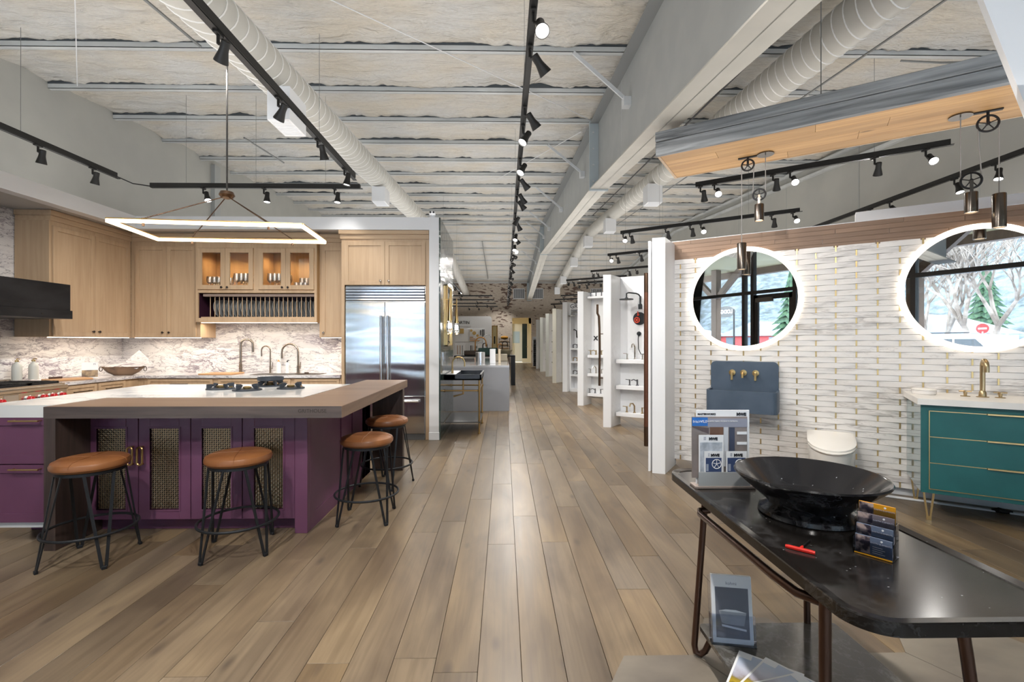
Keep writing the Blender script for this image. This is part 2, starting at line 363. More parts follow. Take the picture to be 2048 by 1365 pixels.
def tag(o, label, cat, group=None, kind=None):
    o['label'] = label; o['category'] = cat
    if group: o['group'] = group
    if kind: o['kind'] = kind
    return o
def link(name, me, parent, loc=(0, 0, 0), rot=(0, 0, 0), scale=None):
    o = bpy.data.objects.new(name, me); COL.objects.link(o); o.parent = parent; o.location = loc; o.rotation_euler = rot
    if scale: o.scale = scale
    return o
def dup(root, loc=None, rz=None, label=None, group=None, scale=None):
    r = root.copy(); COL.objects.link(r)
    if loc is not None: r.location = loc
    if rz is not None: r.rotation_euler = (0, 0, rz)
    if scale: r.scale = scale
    if label: r['label'] = label
    if group: r['group'] = group
    for ch in list(root.children):
        c_ = ch.copy(); COL.objects.link(c_); c_.parent = r
        for g in ch.children:
            d = g.copy(); COL.objects.link(d); d.parent = c_
    return r
def text(s, size, loc, m, parent, rot=(R(90), 0, 0), ext=.0008, name='lettering', align='CENTER', bold=0.):
    cu = bpy.data.curves.new(name, 'FONT'); cu.body = s; cu.size = size; cu.extrude = ext; cu.align_x = align; cu.offset = bold; cu.resolution_u = 3
    cu.materials.append(m); tmp = bpy.data.objects.new(name, cu); me = bpy.data.meshes.new_from_object(tmp); bpy.data.objects.remove(tmp); me.name = name
    if not me.materials: me.materials.append(m)
    o = bpy.data.objects.new(name, me); COL.objects.link(o); o.parent = parent; o.location = loc; o.rotation_euler = rot
    return o
def arc(cx, cy, r, a0, a1, n): return [(cx+r*math.cos(R(a0+(a1-a0)*i/n)), cy+r*math.sin(R(a0+(a1-a0)*i/n))) for i in range(n+1)]
def rrect(x0, x1, y0, y1, r, n=6):
    return arc(x1-r, y0+r, r, -90, 0, n)+arc(x1-r, y1-r, r, 0, 90, n)+arc(x0+r, y1-r, r, 90, 180, n)+arc(x0+r, y0+r, r, 180, 270, n)
def ORD(i): return ['first', 'second', 'third', 'fourth', 'fifth', 'sixth', 'seventh', 'eighth', 'ninth', 'tenth', 'eleventh', 'twelfth'][i] if i < 12 else '%d%s' % (i+1, {1: 'st', 2: 'nd', 3: 'rd'}.get((i+1) % 10, 'th') if (i+1) not in (11, 12, 13) else 'th')
def spot(name, parent, loc, rot, power, size=70, col=(1, .95, .88), rad=.04):
    ld = bpy.data.lights.new(name, 'SPOT'); ld.energy = power; ld.spot_size = R(size); ld.spot_blend = .7; ld.color = col; ld.shadow_soft_size = rad
    o = bpy.data.objects.new(name, ld); COL.objects.link(o); o.parent = parent; o.location = loc; o.rotation_euler = rot; return o
def area(name, parent, loc, rot, sx, sy, power, col):
    ld = bpy.data.lights.new(name, 'AREA'); ld.shape = 'RECTANGLE'; ld.size = sx; ld.size_y = sy; ld.energy = power; ld.color = col
    o = bpy.data.objects.new(name, ld); COL.objects.link(o); o.parent = parent; o.location = loc; o.rotation_euler = rot; return o
# the angled display wall: u runs along it towards the right, n is minus the distance in front of the lens
TH = math.atan(1494/940.)-YAW
UX, UY = math.sin(TH), -math.cos(TH); NX, NY = -math.cos(TH), -math.sin(TH)
RB = math.atan2(UY, UX)
def BP(u, n, z=0): return (UX*u+NX*n, UY*u+NY*n, z)
# ================================================================ the shell
XL, XR, YF, YB, RIDGE, C0 = -6.42, 6.8, -1.3, 29.5, 18.5, 4.38     # side walls, storefront, brick wall, ridge, purlin underside at the lens
def roof(y): return C0 + (y if y < RIDGE else 2*RIDGE-y)/12
# floor: base slab, then boards
fb = MB().box(XL-.2, XR+.2, YF-.1, YB+.3, -.14, -.012); floor = fb.build('floor', mat('floor_gap', (.035, .026, .02), .8))
tag(floor, 'wide oak board floor running the length of the showroom', 'floor', kind='structure')
HS = .312; hex_c = [(.68+.468*k, (1.777 if k % 2 == 0 else 2.047)-.54*j) for k in range(-0, 6) for j in range(0, 6)]
joints = {0: [1.143, 3.19], -1: [1.96, 4.1], 1: [3.70, 5.3], 2: [3.22], 3: [3.9], 4: [2.60, 4.62], -2: [2.05, 3.6], 5: [3.0], 6: [2.3]}
boards = []
FR = random.Random(11)
for i in range(-36, 37):
    x0 = .074-.184+.184*i; x1 = x0+.184
    if x1 < XL or x0 > XR: continue
    x0 = max(x0, XL); x1 = min(x1, XR)
    ys = [YF]; js = joints.get(i, [])
    y = YF+FR.uniform(.5, 1.8)
    if js: ys.append(y); ys += js; y = js[-1]+FR.uniform(1.3, 2.2)
    while y < YB-.5: ys.append(y); y += FR.uniform(1.3, 2.25)
    ys.append(YB)
    for a, b_ in zip(ys[:-1], ys[1:]):
        if b_-a < .05: continue
        boards.append((x0, x1, a, b_, FR.random(), FR.random(), i))
def seen(bd):
    x = (bd[0]+bd[1])/2; y0 = max(bd[2], 1.25); y = (y0+bd[3])/2
    if bd[3] < 1.3: return 0
    if abs(x)/max(y, .1) > 1.15 and abs(x)/bd[3] > 1.12: return 0
    if x < -1.5 and y0 > 3.5: return 0
    if x > 1.7 and y0 > 5: return 0
    return (1/y0-1/bd[3])
boards.sort(key=seen, reverse=True)
def board_mb(mb, bd, g=.0011):
    x0, x1, a, b_ = bd[:4]; mb.box(x0+g, x1-g, a+g, b_-g, -.012, 0, .0009)
pal = {(4, 2.60): (.95, .95)}
def setrnd(me, vals):
    at_ = me.attributes.new('rnd', 'FLOAT_VECTOR', 'POINT'); at_.data.foreach_set('vector', vals)
rest = MB(); rv = []
for k, bd in enumerate(boards):
    r1, r2 = bd[4], bd[5]
    if k < 290 and seen(bd) > 0:
        mb = MB(); board_mb(mb, bd); o = mb.build('plank', FLOOR, floor); setrnd(o.data, [r1, r2, r1*.7+r2*.3]*len(o.data.vertices))
    else:
        n0_ = len(rest.v); board_mb(rest, bd); rv += [r1, r2, r1*.7+r2*.3]*(len(rest.v)-n0_)
o = rest.build('far_planks', FLOOR, floor, kind='stuff'); setrnd(o.data, rv)
# hexagonal stone tiles let into the boards
hx = [(HS*math.cos(R(60*k))*.994, HS*math.sin(R(60*k))*.994) for k in range(6)]
me = MB().prism([(x*1.0, y*1.0) for x, y in hx], -.010, .004).mesh('stone_tile', HEXM)
for cx, cy in hex_c:
    if cx > 3.4 or cy < -.9: continue
    link('stone_tile', me, floor, (cx, cy, 0))
# foam ceiling as one uneven sheet sagging between the purlins
PY = [5.62+1.103*k for k in range(-7, 12)]+[RIDGE+.05]+[RIDGE+1.1*k for k in range(1, 11)]
xs = np.linspace(XL-.08, XR+.08, 330)
def ylist():
    out = []
    for a, b_ in zip([YF]+[p for p in PY if p > YF], [p for p in PY if p > YF]+[YB]):
        n = 16 if a < 9 else (10 if a < RIDGE else 5)
        out += list(np.linspace(a, b_, n, endpoint=False))
        if a < RIDGE: out += [b_-.03, b_-.012]
    return sorted(out+[YB])
ysl = ylist()
V = []; pys = np.array(PY)
for y in ysl:
    d = y-pys; near = d[d < 0]; nx_ = -near.max() if len(near) else 1.     # distance to the next purlin beyond
    dz = .088 if y < RIDGE else .0
    for x in xs:
        nz = mnoise.noise(Vector((x*.8, y*1.6, 3)))*.045+mnoise.noise(Vector((x*2.7, y*5, 7)))*.022+mnoise.noise(Vector((x*7, y*11, 2)))*.007
        e = math.exp(-nx_/.16)
        if y < RIDGE:
            z = roof(y)+dz+.035*(1-e)+nz-e*(.018+.035*mnoise.noise(Vector((x*3.1, y*1.2, 11)))+.022*mnoise.noise(Vector((x*13, 2.2*y, 5))))
        else: z = roof(y)+.05+nz*.5
        V.append((x, y, z))
nx = len(xs); F = [(j*nx+i, j*nx+i+1, (j+1)*nx+i+1, (j+1)*nx+i) for j in range(len(ysl)-1) for i in range(nx-1)]
mb = MB(); mb.v = V; mb.f = F; mb.m = [0]*len(F)
me = bpy.data.meshes.new('ceiling'); me.from_pydata(V, [], F); me.materials.append(FOAM); me.polygons.foreach_set('use_smooth', [True]*len(F)); me.update()
ceil = bpy.data.objects.new('ceiling', me); COL.objects.link(ceil)
tag(ceil, 'sprayed foam ceiling sloping up to the ridge between steel purlins', 'ceiling', kind='structure')
MB().box(XL-.1, XR+.1, YF-.1, YB+.1, 6.3, 6.4).build('roof_deck', PURL, ceil)
for y in PY:
    z = roof(y); far = y > RIDGE-.1
    mb = MB()
    if not far:
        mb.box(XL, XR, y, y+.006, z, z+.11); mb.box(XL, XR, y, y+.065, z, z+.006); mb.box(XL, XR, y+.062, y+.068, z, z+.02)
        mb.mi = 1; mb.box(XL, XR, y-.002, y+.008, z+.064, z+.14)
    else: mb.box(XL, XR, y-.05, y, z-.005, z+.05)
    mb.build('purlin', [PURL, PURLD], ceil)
# walls
def wall(name, lab, mb, m): return tag(mb.build(name, m), lab, 'wall', kind='structure')
def gable(x0, x1):
    mb = MB(); p = [(YF-.1, -.12), (YB+.3, -.12), (YB+.3, roof(YB)+.12), (RIDGE, roof(RIDGE)+.12), (YF-.1, roof(YF)+.12)]
    mb.add([(x, y, z) for x in (x0, x1) for y, z in p], [(0, 1, 2, 3, 4), (9, 8, 7, 6, 5)]+[(i, (i+1) % 5, 5+(i+1) % 5, 5+i) for i in range(5)]); return mb
wl = wall('wall_left', 'tall grey painted side wall above the kitchen display', gable(XL-.12, XL), GREYW)
wr = wall('wall_right', 'tall grey painted side wall beyond the tiled display', gable(XR, XR+.12), GREYW)
for k in range(12):
    y = 2+k*2.3; MB().box(XR-.003, XR, y, y+.012, 0, roof(y)).build('panel_joint', STEELP, wr)
for dz, th_ in ((.0, .05), (-.22, .06)):
    mb = MB()
    for a, b_ in ((YF, RIDGE), (RIDGE, YB)): mb.bar((XR-.05, a, roof(a)+dz), (XR-.05, b_, roof(b_)+dz), .09, th_)
    mb.build('wall_rail', PURL, wr)
for y in (10.4, 18.5): MB().box(XL, XL+.09, y, y+.2, 0, roof(y)).build('wall_column', STEELP, wl)
wb = MB()
DX0, DX1, DZ = .52, 1.72, 2.84
wb.box(XL, DX0, YB, YB+.3, 0, 5.2); wb.box(DX1, XR, YB, YB+.3, 0, 5.2); wb.box(DX0, DX1, YB, YB+.3, DZ, 5.2)
wbk = wall('wall_back', 'whitewashed distressed brick wall at the far end', wb, BRICK)
for x in (.58, 1.75, 5.45):                                  # louvred vents high in the brick
    vt = T('wall_vent', {0.58: 'white louvred vent high in the brick wall left of the main beam', 1.75: 'white louvred vent high in the brick wall right of the main beam', 5.45: 'white louvred vent high in the brick wall above the shower displays'}[x], 'vent', (x, YB-.03, 4.02))
    mb = MB().box(0, .72, 0, .03, 0, .04).box(0, .72, 0, .03, .62, .66).box(0, .03, 0, .03, 0, .66).box(.69, .72, 0, .03, 0, .66); mb.build('frame', WHITE, vt)
    MB().box(.03, .69, .02, .03, .04, .62).build('back_plate', mat('vent_grey', (.22, .23, .24), .6), vt)
    sl = MB().box(0, .016, -.005, .02, .04, .62).mesh('slat', WHITE)
    for k in range(5): link('slat', sl, vt, (.13+k*.11, 0, 0))
# lobby behind the doorway
mb = MB().box(-.3, 2.4, YB+3.4, YB+3.5, 0, 3.2).box(-.4, -.3, YB+.3, YB+3.5, 0, 3.2).box(2.4, 2.5, YB+.3, YB+3.5, 0, 3.2).box(-.4, 2.5, YB+.3, YB+3.5, 3.1, 3.2)
lob = wall('wall_lobby', 'cream lobby walls seen through the far doorway', mb, CREAM)
lf = MB().box(-.4, 2.5, YB+.0, YB+3.5, -.12, 0).build('floor_lobby', mat('pale_floor', (.55, .58, .62), .4)); tag(lf, 'pale grey floor of the lobby beyond the far doorway', 'floor', kind='structure')
area('lobby_light', lob, (1., YB+1.8, 3.05), (0, 0, 0), 1.2, 1.2, 170, (1, .9, .72))
dr = T('door_1', 'cream framed doorway at the far end with pale door and dark glass sidelight', 'door', (DX0, YB+1.0, 0), kind='structure')
MB().box(-.2, 0.02, 0, .1, 0, 3.1).box(1.08, 1.4, 0, .1, 0, 3.1).box(-.2, 1.4, 0, .1, 2.5, 3.1).build('door_frame', CREAM, dr)
MB().box(.02, .66, .03, .08, .02, 2.5, .004).build('door_leaf', mat('door_white', (.78, .80, .74), .4), dr)
MB().box(.06, .50, .018, .03, 1.25, 2.0).build('notice', mat('blue_notice', (.45, .62, .78), .5), dr)
MB().box(.66, .98, .04, .06, .25, 2.5).build('pane', mat('dark_glass', (.03, .045, .04), .05), dr)
MB().box(.98, 1.08, .02, .08, .0, 2.5).box(.66, .98, .03, .08, 0, .25).build('sash', CREAM, dr)
MB().tube([(1.03, -.04, 1.0), (1.03, .02, 1.0)], .012).tube([(1.03, -.04, 1.0), (.93, -.04, 1.0)], .01).build('door_handle', BRASSD, dr)
# main steel frame rafter, tapering towards the front
bm = T('main_beam', 'deep grey steel roof beam running down the middle of the ceiling', 'beam', (0, 0, 0), kind='structure')
BX0, BX1, BW = 1.43, 1.72, 1.575
def ztop(y): return roof(y)-.02
def zbot(y):
    yy = y if y < RIDGE else 2*RIDGE-y
    return (3.91-.13*(7.8-yy)) if yy < 7.8 else 3.91+(yy-7.8)/12
YS = [YF, 7.8, RIDGE, 2*RIDGE-7.8, YB]
web = MB(); tf = MB(); bf = MB()
for a, b_ in zip(YS[:-1], YS[1:]):
    def slab(mb, x0, x1, za, zb, zc, zd): mb.add([(x0, a, za), (x1, a, za), (x0, b_, zb), (x1, b_, zb), (x0, a, zc), (x1, a, zc), (x0, b_, zd), (x1, b_, zd)], [(0, 2, 3, 1), (4, 5, 7, 6), (0, 1, 5, 4), (2, 6, 7, 3), (0, 4, 6, 2), (1, 3, 7, 5)])
    slab(web, BW-.006, BW+.006, zbot(a), zbot(b_), ztop(a), ztop(b_))
    slab(tf, BX0, BX1, ztop(a)-.014, ztop(b_)-.014, ztop(a), ztop(b_)); slab(bf, BX0, BX1, zbot(a), zbot(b_), zbot(a)+.016, zbot(b_)+.016)
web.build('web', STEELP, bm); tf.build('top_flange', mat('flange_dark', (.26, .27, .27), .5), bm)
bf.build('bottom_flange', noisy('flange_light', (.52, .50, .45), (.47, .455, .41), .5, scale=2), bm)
for y in (7.8, RIDGE, 29.2-7.8+7.8*0):
    if y > 20: y = 2*RIDGE-7.8
    pl = MB().box(BX0-.01, BX1+.01, y-.022, y+.022, zbot(y)-.03, ztop(y)+.02)
    pl.build('splice_plate', mat('plate_blue_grey', (.44, .50, .53), .5), bm)
    bo = MB().lathe([(.016, 0), (.016, .02)], 6, (0, 0, 0), 'y').mesh('bolt', PURL)
    for k in range(4):
        for x in (BX0+.05, BX1-.05): link('bolt', bo, bm, (x, y-.044, zbot(y)+.12+k*.27))
for y in (6.25, 12.2, 15.5): MB().box(BW-.0085, BW-.006, y, y+.012, zbot(y), ztop(y)).build('web_seam', PURL, bm)
BRC = mat('brace_white', (.66, .68, .70), .5)
for k, y in enumerate((5.62, 8.93, 12.24, 15.55, 17.6, 19.9, 22.1, 24.3)):
    z1 = roof(y); br_ = T('flange_brace', '%s white angle brace from the front tying the ceiling purlins to the main beam' % ORD(k), 'brace', (.83, y, z1))
    MB().bar((0, 0, -.005), (BW-.83-.015, .2 if y < 12 else .3, -.50), .045, .012, (0, 1, 0)).bar((0, .02, -.005), (BW-.83-.015, .22 if y < 12 else .32, -.50), .012, .045, (0, 1, 0)).build('angle', BRC, br_)
    MB().box(BW-.83-.10, BW-.83-.008, .14 if y < 12 else .24, .25 if y < 12 else .35, -.56, -.45).build('gusset', BRC, br_)
# leaning white steel column at the upper right
mb = MB(); p = [(2.30, 3.75), (2.385, 3.085), (2.80, 2.05), (3.2, 2.05), (3.2, 3.75)]
sh = .25
mb.add([(x, y, z) for y in (2.36, 2.60) for x, z in p], [(0, 1, 2, 3, 4), (9, 8, 7, 6, 5)]+[(i, (i+1) % 5, 5+(i+1) % 5, 5+i) for i in range(5)])
# spiral ducts following the roof slope
def duct(X, dz0, r, lab, rings):
    d = T('spiral_duct', lab, 'duct', (X, 0, 1.38+dz0))
    def zc(y): return (y if y < RIDGE-.8 else (RIDGE-.8 if y < RIDGE+.8 else 2*RIDGE-y))/12
    ys = [YF, 4, RIDGE-1.2, RIDGE-.5, RIDGE+.5, RIDGE+1.2, YB-.1]
    MB().tube([(0, y, zc(y)) for y in ys], r, 28).build('pipe', DUCTM, d)
    ring = MB(); N_ = 26
    y = YF+.1
    while y < rings:
        pts = [((r+.001)*math.cos(2*math.pi*i/N_), y+.085*math.sin(2*math.pi*i/N_+math.pi/2), (r+.001)*math.sin(2*math.pi*i/N_)+zc(y+.085*math.sin(2*math.pi*i/N_+math.pi/2))) for i in range(N_)]
        ring.tube(pts, .0075, 4, True); y += .155 if y < 9 else .31
    ring.build('seam_rib', mat('duct_rib', (.88, .87, .84), .4), d)
    return d, zc
dL, zL = duct(-2.35, 2.32, .196, 'cream spiral duct along the ceiling over the kitchen', 13)
dR, zR = duct(3.34, 2.70, .206, 'cream spiral duct along the ceiling right of the main beam', 13)
def diffuser(x, y, z, sx, sy, sz, lab):
    d = T('duct_diffuser', lab, 'vent', (x, y, z)); MB().box(-sx/2, sx/2, 0, sy, -sz, 0, .004).build('housing', WHITE, d)
    sl = MB().box(-sx/2+.02, sx/2-.02, 0, .008, -.006, 0).mesh('slat', WHITE)
    for k in range(max(3, int(sy/.035))): link('slat', sl, d, (0, .02+k*(sy-.04)/max(3, int(sy/.035)), -sz-.001), (R(25), 0, 0))
diffuser(-2.19, 4.6, 3.86, .22, .38, .33, 'long white duct outlet hanging beside the first ceiling track')
diffuser(-2.29, 8.6, 4.20, .24, .35, .27, 'white duct outlet box hanging behind the fridge wall top')
for k, (px, y) in enumerate(((0, 9.96), (0, 14.1), (0, 17.8), (0, 21.4), (0, 25.3), (0, 28.3))):
    diffuser(3.22, y, 1.38+2.70+zR(y)-.17, .32, .34, .40, '%s white outlet box from the front under the right hand duct' % ORD(k))
# conduits and rods under the roof
def pipe(name, lab, pts, r, m): o = MB().tube(pts, r, 6).build(name, m); tag(o, lab, 'pipe'); return o
PIPM = mat('grey_conduit', (.25, .26, .26), .4, .6)
pipe('sprinkler_pipe', 'dark sprinkler pipe just left of the right hand duct', [(2.95, YF, roof(YF)-.12), (2.95, RIDGE-3, roof(RIDGE-3)-.12)], .014, BLACKM)
pipe('sprinkler_pipe', 'thin dark pipe right of the right hand duct', [(4.20, YF, roof(YF)-.12), (4.20, RIDGE-.5, roof(RIDGE-.5)-.12)], .014, PIPM)
pipe('ceiling_conduit', 'short grey conduit beside the top of the left hand duct', [(-3.45, 3.9, roof(3.9)-.1), (-3.45, 5.4, roof(5.4)-.1)], .016, PIPM)
pipe('ceiling_conduit', 'short grey conduit above the pendant frame', [(-4.60, 8.4, roof(8.4)-.1), (-4.60, 9.9, roof(9.9)-.1)], .016, PIPM)
pipe('ceiling_conduit', 'thin dark rod on the far ceiling left of the centre track', [(-.95, 20.5, roof(20.5)-.04), (-.95, 28, roof(28)-.04)], .02, PIPM)
pipe('roof_bracing_rod', 'thin white diagonal rod over the kitchen ceiling', [(-2.9, 3.2, roof(3.2)-.02), (-5.9, 6.6, roof(6.6)-.02)], .006, WHITE)
pipe('roof_bracing_rod', 'thin white diagonal rod crossing towards the main beam', [(-2.3, 4.1, roof(4.1)-.02), (1.35, 7.6, roof(7.6)-.02)], .006, WHITE)
pipe('roof_bracing_rod', 'thin white diagonal rod rising from the main beam splice', [(-.2, 11.5, roof(11.5)-.02), (1.35, 8.2, roof(8.2)-.02)], .006, WHITE)
pipe('flexible_conduit', 'bent grey flexible conduit on the first purlin right of the duct', [(4.75, 5.55, 4.74), (4.9, 5.5, 4.70), (5.2, 5.5, 4.69), (5.75, 5.5, 4.71), (5.85, 5.55, 4.78)], .014, PIPM)

# ================================================================ storefront and what the mirrors show
sf = MB()
fx = [XL, -4.4, -2.45, -2.2, -1.12, -.95, 1.12, 3.2, 5.2, XR]
sfo = T('window_1', 'dark framed storefront glazing behind the viewpoint', 'window', (0, YF, 0), kind='structure')
for x in fx: MB().box(x-.04 if x < XR else x-.08, x+.04, -.06, .06, 0, 4.0).build('mullion', DFRAME, sfo)
for z in (.03, 2.56, 3.96):
    MB().box(XL, XR, -.055, .055, z-.03, z+.05).build('rail', DFRAME, sfo)
for a, b_ in zip(fx[:-1], fx[1:]):
    if a != -2.2: MB().box(a+.04, b_-.04, -.004, .004, .08, 2.53).build('pane', GLASS, sfo)
    MB().box(a+.04, b_-.04, -.004, .004, 2.61, 3.93).build('pane', GLASS, sfo)
d2 = T('door_2', 'dark framed glass entrance door with closer, seen in the round mirror', 'door', (-2.16, YF, 0), kind='structure')
MB().box(0, .10, -.03, .03, .02, 2.5).box(.90, 1.0, -.03, .03, .02, 2.5).box(0, 1, -.03, .03, .02, .25).box(0, 1, -.03, .03, 2.38, 2.5).build('door_frame', DFRAME, d2)
MB().box(.10, .90, -.004, .004, .25, 2.38).build('pane', GLASS, d2); MB().box(.08, .52, .03, .10, 2.32, 2.42, .006).build('closer', mat('closer_brown', (.12, .10, .085), .5), d2)
text('87', .22, (-.98, .012, 2.72), BLACKM, sfo, (R(90), 0, R(180)))
wall('wall_front', 'plain wall strip over the storefront glazing', MB().box(XL, XR, YF-.1, YF+.1, 4.0, roof(YF)+.15), GREYW)
pr_ = MB(); pr_.add([(x, y, z) for x in (-9, 9) for y, z in ((YF-.1, 3.95), (-4.3, 3.62), (-4.3, 3.82), (YF-.1, 4.15))], [(0, 1, 2, 3), (7, 6, 5, 4), (0, 4, 5, 1), (1, 5, 6, 2), (2, 6, 7, 3), (3, 7, 4, 0)])
tag(pr_.build('ceiling_porch', mat('porch_boards', (.42, .41, .30), .7)), 'pale boarded porch roof outside the storefront', 'roof', kind='structure')
mb = MB().box(-60, 60, -40, YF, -.25, -.13); tag(mb.build('ground', SNOW), 'snowy parking ground outside', 'ground', kind='structure')
tag(MB().box(-9, 9, -5.2, YF, -.13, -.05).build('porch_slab', CONCR), 'concrete porch slab outside the storefront', 'pavement', kind='structure')
for k, x in enumerate((-5.40, -1.0, .62, 6.2)):
    pz = T('porch_post', ['brown timber porch post with two braces seen in the left mirror', 'brown timber porch post beyond the entrance door', 'brown timber porch post at the edge of the right mirror', 'brown timber porch post furthest right outside'][k], 'post', (x, -3.6 if k != 2 else -2.4, 0))
    if k == 1: pz.location = (-9.5, -3.6, 0)
    MB().box(-.11, .11, -.11, .11, -.05, 3.7, .01).build('post', TIMB, pz)
    for s_ in (-1, 1): MB().bar((0, 0, 2.72), (s_*.95, 0, 3.62), .15, .15, (0, 1, 0)).build('brace', TIMB, pz)
tag(MB().box(-10, 10, -4.25, -4.05, 3.45, 3.72).build('porch_beam', TIMB), 'long brown timber beam along the porch edge', 'beam')
# hillside
nv = 90; V = []
for j in range(60):
    for i in range(nv):
        x = -150+i*300/(nv-1); y = -38-j*2.6; s_ = j*2.6
        z = -.2+s_*.62+mnoise.noise(Vector((x*.05, y*.05, 0)))*5*(min(1, s_/20))+mnoise.noise(Vector((x*.2, y*.25, 4)))*1.2*min(1, s_/6)
        V.append((x, y, z))
F = [(j*nv+i, j*nv+i+1, (j+1)*nv+i+1, (j+1)*nv+i) for j in range(59) for i in range(nv-1)]
HILL = mat('sage_snow_hill', (.8, .85, .92), .9); t, b = pr(HILL)
q1 = t.n('TexNoise', Vector=coords(t, 'Position', (.9, .9, 1.6)), Scale=1.1, Detail=7., Roughness=.7).outputs[0]
q2 = t.n('TexNoise', Vector=coords(t, 'Position'), Scale=.05, Detail=3.).outputs[0]
c = ramp(t, t.n('Math', {'operation': 'MULTIPLY_ADD'}, i0=q2, i1=.5, i2=q1).outputs[0], [(.60, (.105, .13, .165)), (.76, (.05, .065, .072)), (.9, (.02, .026, .024))]); L(HILL, c, b.inputs['Base Color'])
me = bpy.data.meshes.new('terrain'); me.from_pydata(V, [], F); me.materials.append(HILL); me.polygons.foreach_set('use_smooth', [True]*len(F))
o = bpy.data.objects.new('terrain', me); COL.objects.link(o); tag(o, 'snow dusted sage hillside outside across the road', 'hill', kind='structure')
def bare_tree(x, y, h, seed, lab):
    tr_ = T('bare_tree', lab, 'tree', (x, y, -.13)); g = random.Random(seed); tk = MB(); tw = MB()
    def grow(p, d, l, r, lv):
        q = p+d*l; (tk if lv < 3 else tw).tube([p, (p+q)/2+Vector((g.uniform(-1, 1), g.uniform(-1, 1), 0))*l*.05, q], [r, r*.85, r*.68], 5 if lv < 3 else 3)
        if lv >= 7: return
        for _ in range(3 if lv in (1, 2, 3, 4) else 2):
            a = Vector((g.uniform(-1, 1), g.uniform(-1, 1), g.uniform(-.15, .8))); nd = (d*.9+a*.62).normalized(); grow(q, nd, l*g.uniform(.66, .86), r*.64, lv+1)
    for sx in (-.25, .28): grow(Vector((0, 0, .5)), Vector((sx, g.uniform(-.2, .2), 1)).normalized(), h*.2, h*.016, 1)
    tk.tube([(0, 0, 0), (0, 0, .6)], [h*.026, h*.02], 8)
    tk.build('trunk', BARKM, tr_); tw.build('twigs', BARKM, tr_, kind='stuff')
bare_tree(-4.2, -14.2, 7.5, 3, 'bare forked tree left of the parked car, seen in the right mirror')
bare_tree(-2.75, -14, 8.2, 5, 'bare forked tree behind the parked car, seen in the right mirror')
bare_tree(1.2, -15, 7.5, 9, 'bare tree near the right edge of the right mirror')
def conifer(x, y, h, lab, seed=1):
    c_ = T('conifer', lab, 'tree', (x, y, -.13)); g = random.Random(seed); mb = MB()
    for k in range(16):
        z = .12*h+k*.055*h; r = (1-k/16.5)*h*.26
        n = 16; pts = [(r*(1 if i % 2 else .55)*g.uniform(.8, 1.1)*math.cos(2*math.pi*i/n), r*(1 if i % 2 else .55)*g.uniform(.8, 1.1)*math.sin(2*math.pi*i/n), z-(.03*h if i % 2 else 0)) for i in range(n)]
        mb.add(pts+[(0, 0, z+.13*h)], [(i, (i+1) % n, n) for i in range(n)]+[tuple(range(n))])
    mb.build('foliage', PINE, c_); MB().tube([(0, 0, 0), (0, 0, .4*h)], .02*h).build('trunk', BARKM, c_)
conifer(-10.3, -14.5, 5.6, 'snowy green conifer beyond the entrance door, seen in the left mirror')
conifer(-9.5, -33, 7, 'dark conifer on the hillside behind the bare trees', 4)
def house(name, lab, x, y, w_, d_, h, col, roofc, rz=0):
    hs = T(name, lab, 'building', (x, y, -.2), rz); MB().box(-w_/2, w_/2, -d_/2, d_/2, 0, h).build('wall', mat(name+'_wall', col, .8), hs)
    p = [(-w_/2-.3, h), (0, h+w_*.0+1.2), (w_/2+.3, h)]
    mb = MB(); mb.add([(x_, y_, z_) for y_ in (-d_/2-.3, d_/2+.3) for x_, z_ in p], [(0, 1, 2), (5, 4, 3), (0, 3, 4, 1), (1, 4, 5, 2), (0, 2, 5, 3)]); mb.build('roof', roofc, hs)
    for k in range(3): MB().box(-w_/2+.6+k*w_/3.4, -w_/2+1.5+k*w_/3.4, d_/2, d_/2+.04, .9, 1.9).build('window', mat('far_pane', (.12, .15, .18), .1), hs)
house('shed', 'small white shed with snowy roof seen in the right mirror', -9.6, -27, 6, 4, 2.0, (.62, .68, .74), SNOW)
house('red_building', 'long red building seen through the mirrored entrance door', -21, -28, 7, 5, 2.0, (.42, .06, .06), SNOW)
house('lodge_building', 'low dark lodge with snowy roof and railing seen in the left mirror', -31, -24, 12, 7, 2.0, (.10, .10, .11), SNOW)
sg = T('lodge_sign', 'oval roadside sign on a pole reading LODGE, seen reversed in the mirror', 'sign', (-14, -14, 0), 0)
MB().tube([(.55, 0, -.1), (.55, 0, 3.2)], .05).build('pole', BLACKM, sg)
MB().lathe([(.62, -.03), (.62, .03)], 28, (0, 0, 0), 'y').xf(Matrix.Translation((0, 0, 3.1)) @ Matrix.Diagonal((1, 1, .52, 1))).build('panel', mat('sign_dark', (.05, .05, .05), .5), sg)
text('LODGE', .30, (0, .045, 3.0), mat('sign_white', (.85, .85, .85), .5), sg, (R(90), 0, R(180)), bold=.008)
ne = T('road_sign', 'small red and white no entry sign beside the parked car', 'sign', (-1.9, -12, 0)); MB().tube([(0, 0, -.1), (0, 0, 1.7)], .025).build('pole', PIPM, ne)
MB().lathe([(.17, 0), (.17, .012)], 20, (0, 0, 1.8), 'y').build('disc', mat('sign_red', (.6, .02, .02), .5), ne); MB().box(-.11, .11, .012, .016, 1.775, 1.825).build('bar', WHITE, ne)
car = T('parked_car', 'silver grey estate car parked outside, seen in the right mirror', 'car', (-1.9, -11.3, -.13), R(8))
prof = [(-2.35, .35), (-2.4, .85), (-2.2, 1.1), (-1.9, 1.62), (-1.6, 1.72), (.1, 1.74), (.5, 1.68), (1.15, 1.15), (2.2, 1.0), (2.4, .7), (2.4, .35)]
